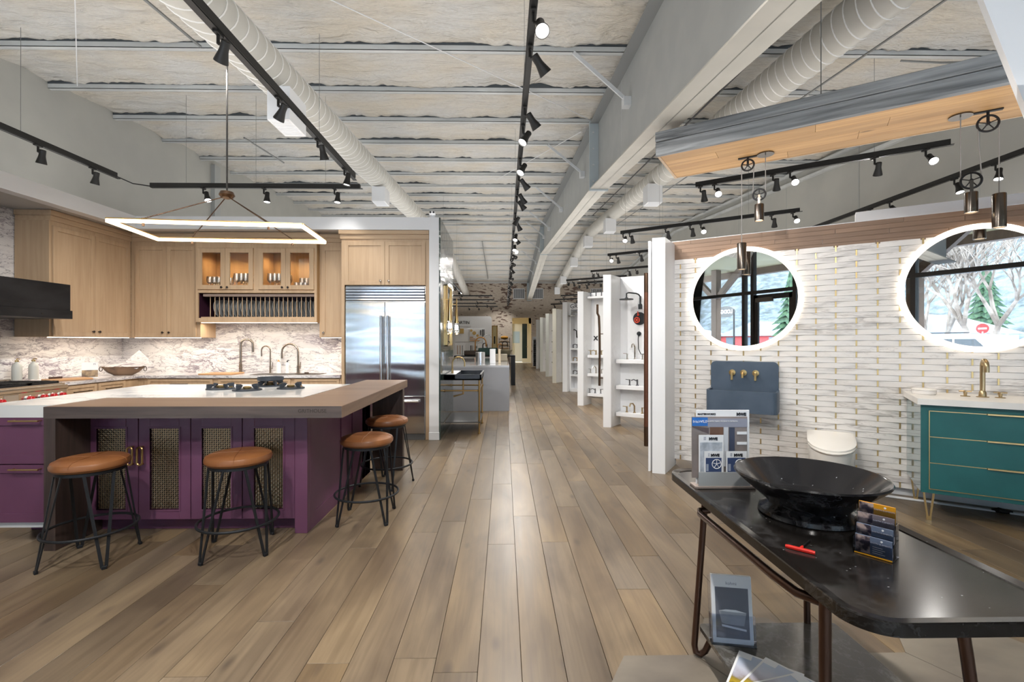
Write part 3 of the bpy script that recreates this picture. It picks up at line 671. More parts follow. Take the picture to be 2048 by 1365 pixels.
mb = MB(); n = len(prof); mb.add([(x, y, z) for y in (-.88, .88) for x, z in prof], [tuple(range(n)), tuple(range(n, 2*n))[::-1]]+[(i, (i+1) % n, n+(i+1) % n, n+i) for i in range(n)])
SILV = mat('car_silver', (.62, .66, .72), .25, .3, coat=.5); mb.build('body', SILV, car)
for x0, x1, s_ in ((-1.95, -1.05, .1), (-.98, -.05, 0), (.02, .95, -.35)): 
    mb = MB(); mb.add([(x, y, z) for y in (.87, .892) for x, z in ((x0, 1.15), (x1, 1.15), (x1+s_*1.1, 1.58), (x0+(.18 if s_ > 0 else 0), 1.58))], [(0, 1, 2, 3), (7, 6, 5, 4), (0, 4, 5, 1), (1, 5, 6, 2), (2, 6, 7, 3), (3, 7, 4, 0)]); mb.build('window', mat('car_glass', (.02, .03, .04), .05), car)
for x in (-1.45, 1.5):
    for y in (-.8, .8): MB().lathe([(.33, -.11), (.33, .11)], 20, (x, y, .33), 'y').build('wheel', RUB, car)
MB().box(-2.42, -2.3, .55, .86, .9, 1.25).build('tail_light', mat('tail_red', (.5, .02, .02), .3), car)
MB().tube([(-1.6, .7, 1.78), (.3, .7, 1.78)], .02).build('roof_rail', BLACKM, car)
# ================================================================ kitchen display
# white frame around the kitchen
kf = wall('wall_kitchen', 'white painted partition framing the oak kitchen display', MB()
    .box(-5.08, -.905, 6.55, 6.66, 2.925, 3.10).box(-5.20, -5.07, 3.2, 6.66, 2.925, 3.10)
    .box(-1.04, -.905, 6.55, 7.22, 0, 2.925).box(-1.04, -.905, 7.22, 8.2, 0, 3.10).box(-5.9, -1.04, 7.19, 7.32, 0, 3.1)
    .box(-5.9, -5.76, 3.2, 7.19, 0, 3.1), WHITE)
tag(MB().box(-5.9, -1.04, 6.66, 7.32, 2.925, 2.99).box(-5.9, -5.20, 3.2, 6.66, 2.925, 2.99).build('ceiling_kitchen', mat('soffit_grey', (.46, .45, .43), .7)), 'grey soffit over the kitchen wall cabinets', 'ceiling', kind='structure')
tag(MB().box(-1.045, -.90, 6.545, 6.70, 0, .11, .004).build('baseboard_kitchen', WHITE), 'white baseboard block at the foot of the partition end', 'baseboard', kind='structure')
gt = tag(MB().box(-.905, -.885, 6.56, 8.2, 0, 3.10).build('trim_1', GREEN), 'dark green glazed tiling on the side of the kitchen partition', 'wall tiling', kind='structure')
mb_ = T('marble_splashback', 'white marble splashback with violet veins behind the counters', 'splashback', (0, 0, 0))
MB().box(-5.755, -2.27, 7.17, 7.188, .905, 2.92).build('back_slab', CALA, mb_); MB().box(-5.757, -5.74, 3.2, 7.17, .905, 2.92).build('side_slab', CALA, mb_)
BLKN = mat('oiled_bronze', (.06, .05, .045), .35, .9)
knob_me = MB().lathe([(.006, 0), (.006, -.014), (.014, -.018), (.016, -.026), (.012, -.031), (0.001, -.032)], 12, (0, 0, 0), 'y', cap=False).mesh('knob', BLKN)
knobN = MB().lathe([(.006, 0), (.006, -.014), (.014, -.018), (.016, -.026), (.012, -.031), (0.001, -.032)], 12, (0, 0, 0), 'y', cap=False).mesh('knob', NICKEL)
def shaker(x0, x1, z0, z1, fr=.06, m=OAK, y=0, th=.02, open_=False):
    mb = MB(); e = .002
    x0 += e; x1 -= e; z0 += e; z1 -= e
    mb.box(x0, x0+fr, y-th, y, z0, z1, .001).box(x1-fr, x1, y-th, y, z0, z1, .001).box(x0+fr, x1-fr, y-th, y, z0, z0+fr, .001).box(x0+fr, x1-fr, y-th, y, z1-fr, z1, .001)
    if not open_: mb.box(x0+fr-.002, x1-fr+.002, y-th+.011, y-.002, z0+fr-.002, z1-fr+.002)
    return mb
def crown(mb, x0, x1, z0, z1, y0, y1):
    mb.box(x0, x1, y0-.012, y1, z0, z0+(z1-z0)*.5, .002).box(x0-.012, x1+.012, y0-.03, y1, z0+(z1-z0)*.5, z1, .002)
# left wall cabinet (faces the island)
def cabinet(lab, loc, rz, w_, z0, z1, dep, doors, ztop=2.92, crown_x=None, knob_side=None, fr=.055, name='upper_cabinet', km=None):
    c_ = T(name, lab, 'cabinet', loc, rz)
    MB().box(0, w_, .002, dep, z0, z1).build('body', OAK, c_)
    if ztop: mb = MB(); crown(mb, *(crown_x or (0, w_)), z1, ztop, 0, dep); mb.build('crown', OAKH, c_)
    for x0, x1, a, b_, kx, kz in doors:
        d = shaker(x0, x1, a, b_, fr).build('door', OAK, c_); link('knob', km or knob_me, d, (kx, -.02, kz))
    return c_
cabinet('tall oak wall cabinet with two doors beside the black range hood', (-5.33, 5.60, 0), R(90), 1.21, 1.43, 2.80, .40,
        [(.03, .60, 1.435, 2.745, .555, 1.50), (.60, 1.17, 1.435, 2.745, .645, 1.50)])
cabinet('tall oak wall cabinet with two doors on the back wall left of the glass cabinet', (-5.33, 6.81, 0), 0, .98, 1.43, 2.80, .36,
        [(.07, .515, 1.435, 2.735, .47, 1.50), (.515, .93, 1.435, 2.735, .56, 1.50)])
cabinet('narrow oak wall cabinet between plate rack and refrigerator', (-2.655, 6.81, 0), 0, .395, 1.43, 2.80, .36,
        [(.03, .36, 1.435, 2.735, .07, 1.50)], km=knobN)
# under cabinet light strips
def strip(lab, loc, rz, ln, z, dep=.08, p=9):
    s_ = T('light_strip', lab, 'light', loc, rz); MB().box(.01, ln-.01, .02, .035, z-.008, z-.001).build('diffuser', STRIPE_, s_)
    area('strip_lamp', s_, (ln/2, .10, z-.012), (0, 0, 0), ln-.05, .04, p*.40, (1, .88, .72))
strip('thin glowing light strip under the left oak wall cabinet', (-5.33, 5.60, 0), R(90), 1.21, 1.43, p=7)
strip('thin glowing light strip under the back wall oak cabinet', (-5.30, 6.81, 0), 0, .95, 1.43, p=6)
strip('thin glowing light strip under the narrow oak cabinet by the refrigerator', (-2.645, 6.81, 0), 0, .37, 1.43, p=3)
strip('thin glowing light strip under the plate rack', (-4.33, 6.76, 0), 0, 1.66, 1.645, p=11)
# glazed cabinet with plate rack
gx0, gx1, gy = -4.346, -2.652, 6.72
gc = T('display_cabinet', 'oak display cabinet with four glass doors over a plate rack', 'cabinet', (0, gy, 0))
mb = MB()
mb.box(gx0, gx0+.03, 0, .45, 1.65, 2.76).box(gx1-.03, gx1, 0, .45, 1.65, 2.76).box(gx0+.03, gx1-.03, 0.001, .449, 1.651, 1.70).box(gx0+.03, gx1-.03, 0.001, .449, 2.065, 2.11).box(gx0+.03, gx1-.03, 0.001, .449, 2.70, 2.759)
mb.box(gx0+.03, gx1-.03, .42, .448, 2.11, 2.70).box(-3.535, -3.463, 0.002, .42, 2.11, 2.70).build('body', OAKIN, gc)
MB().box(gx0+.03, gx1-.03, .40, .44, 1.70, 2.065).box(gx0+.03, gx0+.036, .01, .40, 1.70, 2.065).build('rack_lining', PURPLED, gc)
mb = MB(); crown(mb, gx0-.0, gx1+.0, 2.76, 2.92, 0, .4); mb.build('crown', OAKH, gc)
MB().box(gx0+.034, gx1-.034, -.02, -.001, 2.693, 2.76, .001).box(gx0+.034, gx1-.034, -.02, -.001, 2.06, 2.10, .001).box(gx0, gx0+.034, -.02, -.001, 1.65, 2.76, .001).box(gx1-.034, gx1, -.02, -.001, 1.65, 2.76, .001).box(-3.535, -3.463, -.02, -.001, 2.1, 2.693, .001).box(gx0+.034, gx1-.034, -.02, -.001, 1.65, 1.705, .001).build('face_frame', OAK, gc)
for (x0, x1, kx) in ((-4.311, -3.925, -3.965), (-3.925, -3.535, -3.885), (-3.463, -3.081, -3.12), (-3.081, -2.685, -3.04)):
    d = shaker(x0, x1, 2.105, 2.69, .062, OAK, -.02, open_=True).build('door', OAK, gc)
    MB().box(x0+.06, x1-.06, -.032, -.028, 2.165, 2.63).build('pane', CABG, d); link('knob', knob_me, d, (kx, -.04, 2.135))
for x in (-4.1, -3.73, -3.27, -2.87):
    MB().lathe([(.03, 2.688), (.03, 2.699)], 16, (x, .2, 0)).build('puck_lamp', LENSW, gc)
    spot('puck_beam', gc, (x, .2, 2.68), (0, 0, 0), 7, 150, (1, .72, .42), .03)
dw = MB().tube([(0, .045, 1.70), (0, .045, 2.02)], .0055, 6).mesh('dowel', OAK)
MB().box(gx0+.09, gx1-.034, .0, .06, 2.01, 2.045, .002).build('rack_rail', mat('taupe_rail', (.24, .18, .15), .5), gc)
MB().box(gx0+.06, gx1-.034, .0, .12, 1.70, 1.722, .002).build('rack_sill', OAKH, gc)
for k in range(24): link('dowel', dw, gc, (-4.18+k*.0643, 0, 0))
pm = MB().lathe([(.001, 0), (.07, 0), (.085, .006), (.122, .016), (.124, .019), (.085, .010), (.07, .005), (.001, .005)], 28, (0, 0, 0), 'x', cap=False)
pme = pm.mesh('plate', PLATE)
rme = MB().lathe([(.120, .0155), (.1245, .0165), (.1248, .0195), (.121, .019)], 28, (0, 0, 0), 'x', cap=False).mesh('rim', PLATER)
for k in range(23):
    p = T('plate', 'grey stoneware plate standing in the oak plate rack, %s from the left' % ORD(k), 'plate', (-4.165+k*.0643, gy+.19, 1.845), 0, 'plates in the oak plate rack'); p.rotation_euler = (0, R(-9), R(rng.uniform(-1.5, 1.5)))
    link('dish', pme, p); link('rim', rme, p)
GS = 1.28
gp = [(.030, 0), (.030, .003), (.005, .008), (.004, .07), (.012, .08), (.036, .105), (.041, .14), (.034, .185), (.0325, .185), (.039, .14), (.034, .107), (.010, .084), (.002, .08)]
gp = [(r_*1.1, h*GS) for r_, h in gp]
gme = MB().lathe(gp, 12, cap=False).mesh('goblet', GOBL); gme2 = MB().lathe([(r_, h*.80) for r_, h in gp], 12, cap=False).mesh('goblet', GOBL)
tum = MB().lathe([(.030, 0), (.036, .11), (.034, .11), (.028, .006), (.001, .006)], 12, cap=False).mesh('tumbler', GOBL)
for dn, (x0, x1, big) in enumerate(((-4.23, -4.0, 0), (-3.85, -3.62, 1), (-3.37, -3.15, 1), (-3.0, -2.77, 2))):
    for row in range(2):
        for k in range(4):
            me = (gme2, gme, tum)[big] if row == 0 or big != 2 else gme2
            o = link('drinking_glass', me, None, (x0+(x1-x0)*(k+.25+.5*row)/3.6, gy+.09+.12*row, 2.112))
            tag(o, '%s clear glass from the left in the %s row behind the %s glass cabinet door' % (ORD(k), 'front' if row == 0 else 'rear', ORD(dn)), 'glass', 'glasses in the display cabinet')
# tall housing round the refrigerator
fh = T('refrigerator_cabinet', 'oak tall housing with two upper doors round the steel refrigerator', 'cabinet', (0, 6.58, 0))
MB().box(-2.262, -2.218, 0, .6, 0, 2.80, .001).box(-1.093, -1.046, 0, .6, 0, 2.80, .001).box(-2.218, -1.093, 0, .6, 2.155, 2.80).build('body', OAK, fh)
mb = MB(); mb.box(-2.28, -1.046, -.012, .6, 2.80, 2.865, .002).box(-2.295, -1.046, -.03, .6, 2.865, 2.92, .002); mb.build('crown', OAKH, fh)
for x0, x1, kx in ((-2.218, -1.656, -1.715), (-1.656, -1.093, -1.60)):
    d = shaker(x0, x1, 2.158, 2.765, .055).build('door', OAK, fh); link('knob', knobN, d, (kx, -.02, 2.215))
fr_ = T('refrigerator', 'stainless steel french door refrigerator with louvred grille', 'refrigerator', (0, 6.60, 0))
MB().box(-2.205, -1.10, .0, .56, .02, 2.145).build('body', STEEL, fr_)
MB().box(-2.20, -1.103, -.012, 0, 1.94, 2.14).build('grille_back', mat('grille_dark', (.05, .05, .05), .5), fr_)
slm = MB().box(-2.198, -1.105, -.045, -.005, 0, .026, .004).mesh('slat', CHROME)
for k in range(5): link('slat', slm, fr_, (0, 0, 1.945+k*.040), (0, 0, 0))
for x0, x1, hx_ in ((-2.20, -1.659, -1.694), (-1.652, -1.103, -1.604)):
    d = MB().box(x0, x1, -.04, 0, .622, 1.925, .004).build('door', STEEL, fr_)
    MB().tube([(hx_, -.10, .74), (hx_, -.10, 1.73)], .017, 14).tube([(hx_, -.10, 1.66), (hx_, -.04, 1.66)], .009).tube([(hx_, -.10, .82), (hx_, -.04, .82)], .009).build('handle', CHROME, d)
d = MB().box(-2.20, -1.103, -.04, 0, .09, .612, .004).build('drawer', STEEL, fr_)
MB().tube([(-2.10, -.10, .546), (-1.18, -.10, .546)], .017, 14).tube([(-2.02, -.10, .546), (-2.02, -.04, .546)], .009).tube([(-1.26, -.10, .546), (-1.26, -.04, .546)], .009).build('handle', CHROME, d)
MB().box(-2.2, -1.105, -.02, .0, .0, .085).build('kick_plate', mat('kick_dark', (.12, .12, .12), .4), fr_)
# base cabinets and worktop
wt = T('worktop', 'veined white marble worktop running along the back and left kitchen walls', 'worktop', (0, 0, 0))
MB().prism([(-5.74, 5.47), (-5.03, 5.47), (-5.03, 6.55), (-2.27, 6.55), (-2.27, 7.17), (-5.74, 7.17)], .868, .905).build('slab', CALA, wt)
def base(lab, loc, rz, w_, fronts, dep=.55, name='base_cabinet', ph=.11, pull=True):
    c_ = T(name, lab, 'cabinet', loc, rz); MB().box(0, w_, .002, dep, .1, .866).box(0, w_, .06, dep, 0, .1).build('body', OAK, c_)
    for x0, x1, a, b_ in fronts:
        d = shaker(x0, x1, a, b_, .035 if b_-a < .3 else .055).build('drawer' if b_-a < .3 else 'door', OAK, c_)
        if pull:
            z = (a+b_)/2 if b_-a < .3 else b_-.08; h_ = min(.12, (x1-x0)*.3); xm = (x0+x1)/2
            MB().tube([(xm-h_, -.045, z), (xm+h_, -.045, z)], .006, 6).tube([(xm-h_+.02, -.045, z), (xm-h_+.02, -.018, z)], .005, 6).tube([(xm+h_-.02, -.045, z), (xm+h_-.02, -.018, z)], .005, 6).build('handle', BLKN, d)
    return c_
base('oak base cabinet with drawer beside the range', (-5.06, 5.47, 0), R(90), .45, [(.01, .44, .70, .855), (.01, .44, .11, .69)])
base('oak base cabinet with drawer next to the inner corner', (-5.06, 5.92, 0), R(90), .44, [(.01, .43, .70, .855), (.01, .43, .11, .69)])
base('oak base cabinet left of the kitchen sink', (-4.98, 6.59, 0), 0, 1.0, [(.06, .95, .72, .855), (.06, .5, .11, .71), (.5, .95, .11, .71)])
base('oak sink base cabinet behind the island', (-3.98, 6.59, 0), 0, 1.05, [(.02, 1.02, .72, .855), (.02, .52, .11, .71), (.52, 1.02, .11, .71)], pull=False)
base('oak base cabinet nearest the refrigerator', (-2.93, 6.59, 0), 0, .66, [(.02, .64, .72, .855), (.02, .33, .11, .71), (.33, .64, .11, .71)], pull=False)
tag(MB().box(-5.45, -5.06, 6.36, 6.63, .1, .866).box(-5.06, -4.985, 6.595, 6.63, .1, .866).build('corner_cabinet', OAK), 'oak filler cabinet in the inner corner of the kitchen counters', 'cabinet')
sk = T('kitchen_sink', 'long undermounted steel ledge sink in the back worktop', 'sink', (-3.55, 6.62, .9055))
MB().box(0, .95, .0, .012, 0, .004).box(0, .95, .30, .312, 0, .004).box(0, .012, 0, .312, 0, .004).box(.938, .95, 0, .312, 0, .004).build('rim', BRONZE, sk)
MB().box(.012, .938, .012, .30, .0, .0015).build('bowl', mat('sink_dark', (.10, .09, .085), .4, .5), sk)
def goose(name, lab, loc, rz, h, reach, r, m, base_r=None, lever=1, spout=.0):
    f_ = T(name, lab, 'tap', loc, rz); br = base_r or r*1.45
    MB().lathe([(br*1.25, 0), (br*1.25, .006), (br, .008), (br, h*.26), (r, h*.27)], 16).build('base', m, f_)
    ra = reach/2; pts = [(0, 0, h*.26), (0, 0, h-ra)]+[(ra-ra*math.cos(R(a)), 0, h-ra+ra*math.sin(R(a))) for a in range(20, 181, 20)]+[(reach+spout, 0, h-ra-h*.22)]
    MB().tube(pts, r, 12).build('spout', m, f_)
    if lever: MB().tube([(0, -br, h*.16), (0, -br-.05, h*.16)], r*.8, 8).tube([(0, -br-.045, h*.16), (0, -br-.06, h*.16+.09)], r*.45, 8).build('lever', m, f_)
    return f_
goose('kitchen_faucet', 'tall bronze gooseneck tap left of the small filter tap', (-3.90, 7.03, .905), R(20), .50, .16, .016, NICKEL, spout=.0)
goose('kitchen_faucet', 'small nickel filter tap between the two tall taps', (-3.47, 7.04, .905), R(180), .40, .13, .010, NICKEL, .014)
goose('kitchen_faucet', 'wide arched nickel tap nearest the refrigerator', (-3.055, 7.03, .905), R(180), .43, .24, .014, NICKEL)
def bottle(lab, loc, h, r, m, cap, capm, pump=False):
    b_ = T('bottle', lab, 'bottle', loc); MB().lathe([(r, 0), (r, h*.62), (r*.85, h*.72), (r*.35, h*.82), (r*.3, h*.86)], 18).build('body', m, b_)
    MB().lathe([(r*.42, h*.86), (r*.42, h*.93), (r*.15, h*.94), (r*.15, h)], 10).build('cap', capm, b_)
    if pump: MB().tube([(0, 0, h), (r*.9, 0, h-.004)], .005, 6).build('nozzle', capm, b_)
    return b_
bottle('clear white soap bottle with orange cap beside the arched tap', (-3.33, 7.0, .905), .20, .034, mat('milky_glass', (.80, .80, .78), .2), 0, mat('amber_cap', (.70, .36, .10), .4))
bottle('clear white soap bottle with dark pump beside the arched tap', (-3.20, 7.0, .905), .19, .028, mat('milky_glass'), 0, BLACKM, True)
bottle('ribbed grey bottle with gold pump on the left behind the range', (-5.60, 5.50, .93), .245, .045, SAGE, 0, BRASS, True)
bottle('ribbed grey bottle with gold pump on the right behind the range', (-5.53, 5.62, .93), .245, .045, SAGE, 0, BRASS, True)
tag(MB().box(-4.25, -3.80, 6.60, 6.95, .906, .926, .004).build('cutting_board', MAPLE), 'thin maple cutting board left of the sink', 'cutting board')
o = MB().box(-.2, .2, -.13, .13, 0, .022, .004).build('cutting_board', MAPLE); o.location = (-5.28, 5.78, .906); o.rotation_euler = (0, 0, R(60)); tag(o, 'maple cutting board beside the range with a knife roll on it', 'cutting board')
o = MB().tube([(-.17, 0, .012), (-.05, 0, .012)], .012, 8).box(-.05, .17, -.014, .014, .008, .012).build('kitchen_knife', [mat('dark_wood', (.06, .03, .025), .4)]); o.location = (-5.30, 5.80, .93); o.rotation_euler = (0, 0, R(60)); tag(o, 'dark handled knife lying on the board beside the range', 'knife')
o = MB().lathe([(.10, 0), (.10, .006), (.02, .008), (.02, .02), (0.001, .022)], 20, cap=False).build('sink_tray', BRONZE); o.location = (-2.86, 6.86, .906); o.scale = (1.6, .9, 1); tag(o, 'dark metal tray with knob on the worktop right of the arched tap', 'tray')
cd = T('photo_card', 'small standing card with a kitchen photograph near the counter corner', 'card', (-5.32, 6.13, .906), R(35))
MB().box(-.08, .08, 0, .004, 0, .20).build('card', PAPER, cd); MB().box(-.078, .078, -.002, 0, .01, .10).build('picture', noisy('kitchen_photo', (.45, .33, .20), (.16, .12, .09), .4, scale=14), cd)
text('M', .03, (.045, -.001, .165), mat('ink_grey', (.2, .2, .25), .5), cd)
bw = T('wooden_bowl', 'carved wooden dough bowl with iron rings in the kitchen corner', 'bowl', (-5.29, 6.62, .906), R(5))
MB().lathe([(.10, 0), (.17, .04), (.235, .115), (.245, .12), (.225, .11), (.15, .04), (.02, .02)], 24, cap=False).xf(Matrix.Diagonal((1.15, .62, 1, 1))).build('bowl', noisy('driftwood', (.26, .17, .11), (.13, .09, .065), .8, scale=6, bs=.3), bw)
for s_ in (-1, 1): MB().tube([(s_*.285, .03*math.cos(a), .085+.03*math.sin(a)) for a in [k*math.pi/6 for k in range(12)]], .005, 6, True).build('ring', BLKN, bw)
for k, (x, y, z, rx, ry, wd) in enumerate(((-.13, 0, .13, .3, -.15, .24), (.13, .0, .13, .3, .15, .22), (.0, .02, .12, .1, .02, .26))):
    o = MB().box(-wd/2, wd/2, -.07, .07, -.005, .005, .001).build('marble_sample', (CALA, CALA, STONEW)[k]); o.location = (-5.29+x, 6.62+y, .906+z); o.rotation_euler = (rx, ry, 0)
    tag(o, ['violet veined marble sample leaning out of the left of the wooden bowl', 'violet veined marble sample leaning out of the right of the wooden bowl', 'plain pale stone sample in the middle of the wooden bowl'][k], 'stone sample')
o = MB().box(-.16, .16, -.005, .005, -.12, .12).build('marble_sample', CALA); o.location = (-5.27, 6.9, 1.05); o.rotation_euler = (R(-12), R(45), 0); tag(o, 'violet veined marble offcut leaning on the splashback behind the wooden bowl', 'stone sample')
# range and hood
rg = T('range_cooker', 'stainless range cooker with red knobs under the black hood', 'cooker', (-5.0, 5.46, 0), R(90))
RST = mat('range_steel', (.66, .62, .56), .24, 1.)
MB().box(-1.50, 0, .02, .70, .12, .905).build('body', RST, rg)
MB().box(-1.50, 0, -.03, .03, .838, .885, .012).box(-1.5, 0, .62, .74, .905, .945, .006).build('bullnose', RST, rg)
MB().box(-1.5, 0, .0, .02, .70, .838).build('control_panel', RST, rg)
MB().box(-.675, -.535, -.006, 0, .715, .83, .002).build('display', mat('display_steel', (.55, .52, .47), .3, .8), rg)
kn = MB().lathe([(.034, 0), (.034, -.012), (.030, -.014)], 20, (0, 0, 0), 'y').mesh('bezel', CHROME); kr = MB().lathe([(.026, -.012), (.024, -.05), (.020, -.054)], 14, (0, 0, 0), 'y').box(-.005, .005, -.058, -.02, -.024, .024).mesh('grip', RED)
for x in (-.70-.02, -.435, -.29, -.182, -.075, -.85, -1.0, -1.15, -1.3):
    k_ = link('knob', kn, rg, (x, 0, .775)); link('grip', kr, k_)
gr = MB()
for gx in (-.02-.33, -.37-.33, -.72-.33, -1.07-.33):
    gr.box(gx, gx+.32, .06, .08, .905, .925).box(gx, gx+.32, .58, .60, .905, .925).box(gx, gx+.015, .06, .6, .91, .93).box(gx+.305, gx+.32, .06, .6, .91, .93)
    for k in range(4): gr.box(gx+.05+.07*k, gx+.06+.07*k, .08, .58, .92, .93)
    for k in range(2): gr.box(gx, gx+.32, .2+.26*k, .21+.26*k, .92, .93)
gr.build('grate', BLACKM, rg)
MB().box(-1.49, -.01, .04, .62, .905, .908).build('cooktop', BLACKG, rg)
for k in range(3): MB().lathe([(.04, .908), (.045, .915), (.02, .92)], 14, (-.2-.36*k, .2, 0)).build('burner', BLACKM, rg)
MB().box(-1.45, -.05, -.01, .02, .16, .66, .006).build('oven_door', RST, rg); MB().tube([(-1.4, -.06, .62), (-.1, -.06, .62)], .014).build('handle', CHROME, rg)
hd = T('range_hood', 'blackened steel range hood projecting from the marble wall', 'hood', (-5.02, 5.53, 0), R(90))
MB().box(-1.9, 0, .0, .71, 1.73, 2.03, .002).build('canopy', HOODM, hd); MB().box(-1.92, .012, -.014, .715, 1.635, 1.73, .002).build('lower_band', HOODM, hd)
MB().lathe([(.008, 0), (.008, -.004)], 8, (-.35, -.014, 1.68), 'y').build('rivet', BLKN, hd)

# ================================================================ island
isl = T('kitchen_island', 'plum painted kitchen island with woven brass doors', 'island', (0, 0, 0))
MB().box(-2.95, -1.49, 3.43, 4.60, .10, .868).box(-3.50, -2.95, 3.24, 4.60, .165, .868).box(-3.46, -1.49, 3.50, 4.55, 0, .10).box(-1.6, -1.41, 4.4, 4.98, 0, .868).build('carcass', PURPLE, isl)
MB().box(-1.50, -1.41, 3.395, 3.45, 0, .865, .002).build('corner_post', PURPLE, isl); MB().box(-1.50, -1.41, 4.80, 4.98, 0, .865, .002).build('corner_post', PURPLE, isl)
# right side panels
mb = MB().box(-1.49, -1.418, 3.45, 4.80, 0, .868)
for y in (3.451, 4.10, 4.70): mb.box(-1.4179, -1.41, y, y+.098, .0, .868, .001)
for y in (3.55, 4.199): mb.box(-1.4179, -1.411, y, y+(.549 if y < 4 else .50), 0, .11).box(-1.4179, -1.411, y, y+(.549 if y < 4 else .50), .78, .868)
mb.build('side_panel', PURPLE, isl)
# woven brass infill, one mesh shared by four doors
def weave(w_, h_):
    mb = MB(); nx_, nz_ = 13, 40; dx, dz = w_/nx_, h_/nz_
    for i in range(nx_):
        pts = []
        for j in range(nz_+1): pts.append((-w_/2+dx*(i+.5), (.0016 if (i+j) % 2 else -.0016), -h_/2+dz*j))
        for a, b_ in zip(pts[:-1], pts[1:]): mb.bar(a, b_, .0075, .0012, (0, 1, 0))
    for j in range(nz_):
        pts = []
        for i in range(nx_+1): pts.append((-w_/2+dx*i, (-.0016 if (i+j) % 2 else .0016), -h_/2+dz*(j+.5)))
        for a, b_ in zip(pts[:-1], pts[1:]): mb.bar(a, b_, .0050, .0012, (0, 1, 0))
    return mb.mesh('brass_weave', mat('weave_brass', (.34, .245, .15), .32, 1.))
wv = weave(.205, .575)
for k, (x0, x1) in enumerate(((-2.99, -2.61), (-2.61, -2.24), (-2.24, -1.875), (-1.875, -1.50))):
    e = .003; f = .085; mb = MB(); z0, z1 = .105, .83; y0, y1 = 3.40, 3.428
    cx = (x0+x1)/2; hw = .1025; zz0, zz1 = .175, .755
    mb.box(x0+e, cx-hw, y0, y1, z0, z1, .001).box(cx+hw, x1-e, y0, y1, z0, z1, .001).box(cx-hw, cx+hw, y0, y1, z0, zz0, .001).box(cx-hw, cx+hw, y0, y1, zz1, z1, .001)
    mb.box(cx-hw-.012, cx-hw, y0-.004, y0+.01, zz0-.012, zz1+.012).box(cx+hw, cx+hw+.012, y0-.004, y0+.01, zz0-.012, zz1+.012).box(cx-hw, cx+hw, y0-.004, y0+.01, zz0-.012, zz0).box(cx-hw, cx+hw, y0-.004, y0+.01, zz1, zz1+.012)
    d = mb.build('door', PURPLE, isl)
    link('brass_weave', wv, d, (cx, 3.412, .465)); d.children[0]['kind'] = 'stuff'
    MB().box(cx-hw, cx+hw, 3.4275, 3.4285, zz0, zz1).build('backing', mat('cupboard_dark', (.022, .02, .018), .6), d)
for x in (-2.645, -2.575):
    zc = .565; pts = [(x+.018*math.cos(R(a)), 3.365, zc+.045+.018*math.sin(R(a))) for a in range(0, 181, 30)]+[(x+.018*math.cos(R(a)), 3.365, zc-.045+.018*math.sin(R(a))) for a in range(180, 361, 30)]
    MB().tube(pts, .0075, 8, True).tube([(x, 3.365, zc+.062), (x, 3.40, zc+.062)], .006).tube([(x, 3.365, zc-.062), (x, 3.40, zc-.062)], .006).build('loop_handle', BRASSD, isl)
# drawers at the left end
for a, b_, hz in ((.10, .50, None), (.507, .60, .535), (.607, .805, None), (.812, .868, .845)): pass
for z0, z1, hz in ((.165, .55, .525), (.557, .868, .848)):
    d = MB().box(-3.49, -3.03, 3.205, 3.24, z0, z1, .001).box(-3.49, -3.03, 3.198, 3.21, z1-.055, z1, .001).box(-3.49, -3.03, 3.198, 3.21, z0, z0+.06, .001).build('drawer', PURPLE, isl)
    MB().tube([(-3.28, 3.165, hz), (-3.085, 3.165, hz)], .006, 8).tube([(-3.27, 3.165, hz), (-3.27, 3.2, hz)], .004, 6).tube([(-3.095, 3.165, hz), (-3.095, 3.2, hz)], .004, 6).build('handle', BRASS, d)
MB().box(-3.48, -3.03, 3.23, 3.26, .12, .163).build('appliance_kick', PAPER, isl)
ct = T('island_counter', 'dark stained oak waterfall counter wrapping two sides of the island', 'worktop', (0, 0, 0))
MB().prism([(-3.02, 3.139), (-1.08, 3.139), (-1.08, 5.25), (-1.53, 5.25), (-1.53, 3.62), (-3.02, 3.62)], .872, .948).build('top', TOPW, ct)
MB().box(-3.022, -1.078, 3.135, 3.141, .870, .947).build('front_edge', WENGEH, ct)
MB().box(-1.081, -1.075, 3.138, 5.25, .870, .947).build('side_edge', TOPWY, ct)
MB().box(-3.022, -2.946, 3.137, 3.66, 0, .872, .001).build('waterfall_leg', WENGE, ct)
MB().box(-1.40, -1.078, 5.02, 5.10, 0, .872, .001).build('waterfall_leg', WENGE, ct)
text('GRITHOUSE', .035, (-1.27, 3.1345, .905), mat('burnt_mark', (.03, .022, .018), .6), ct, ext=.0004)
tag(MB().prism([(-3.50, 3.195), (-3.024, 3.195), (-3.024, 3.624), (-1.534, 3.624), (-1.534, 4.72), (-3.50, 4.72)], .868, .950).build('island_marble_top', ISLM), 'honed white marble slab on top of the island', 'worktop')
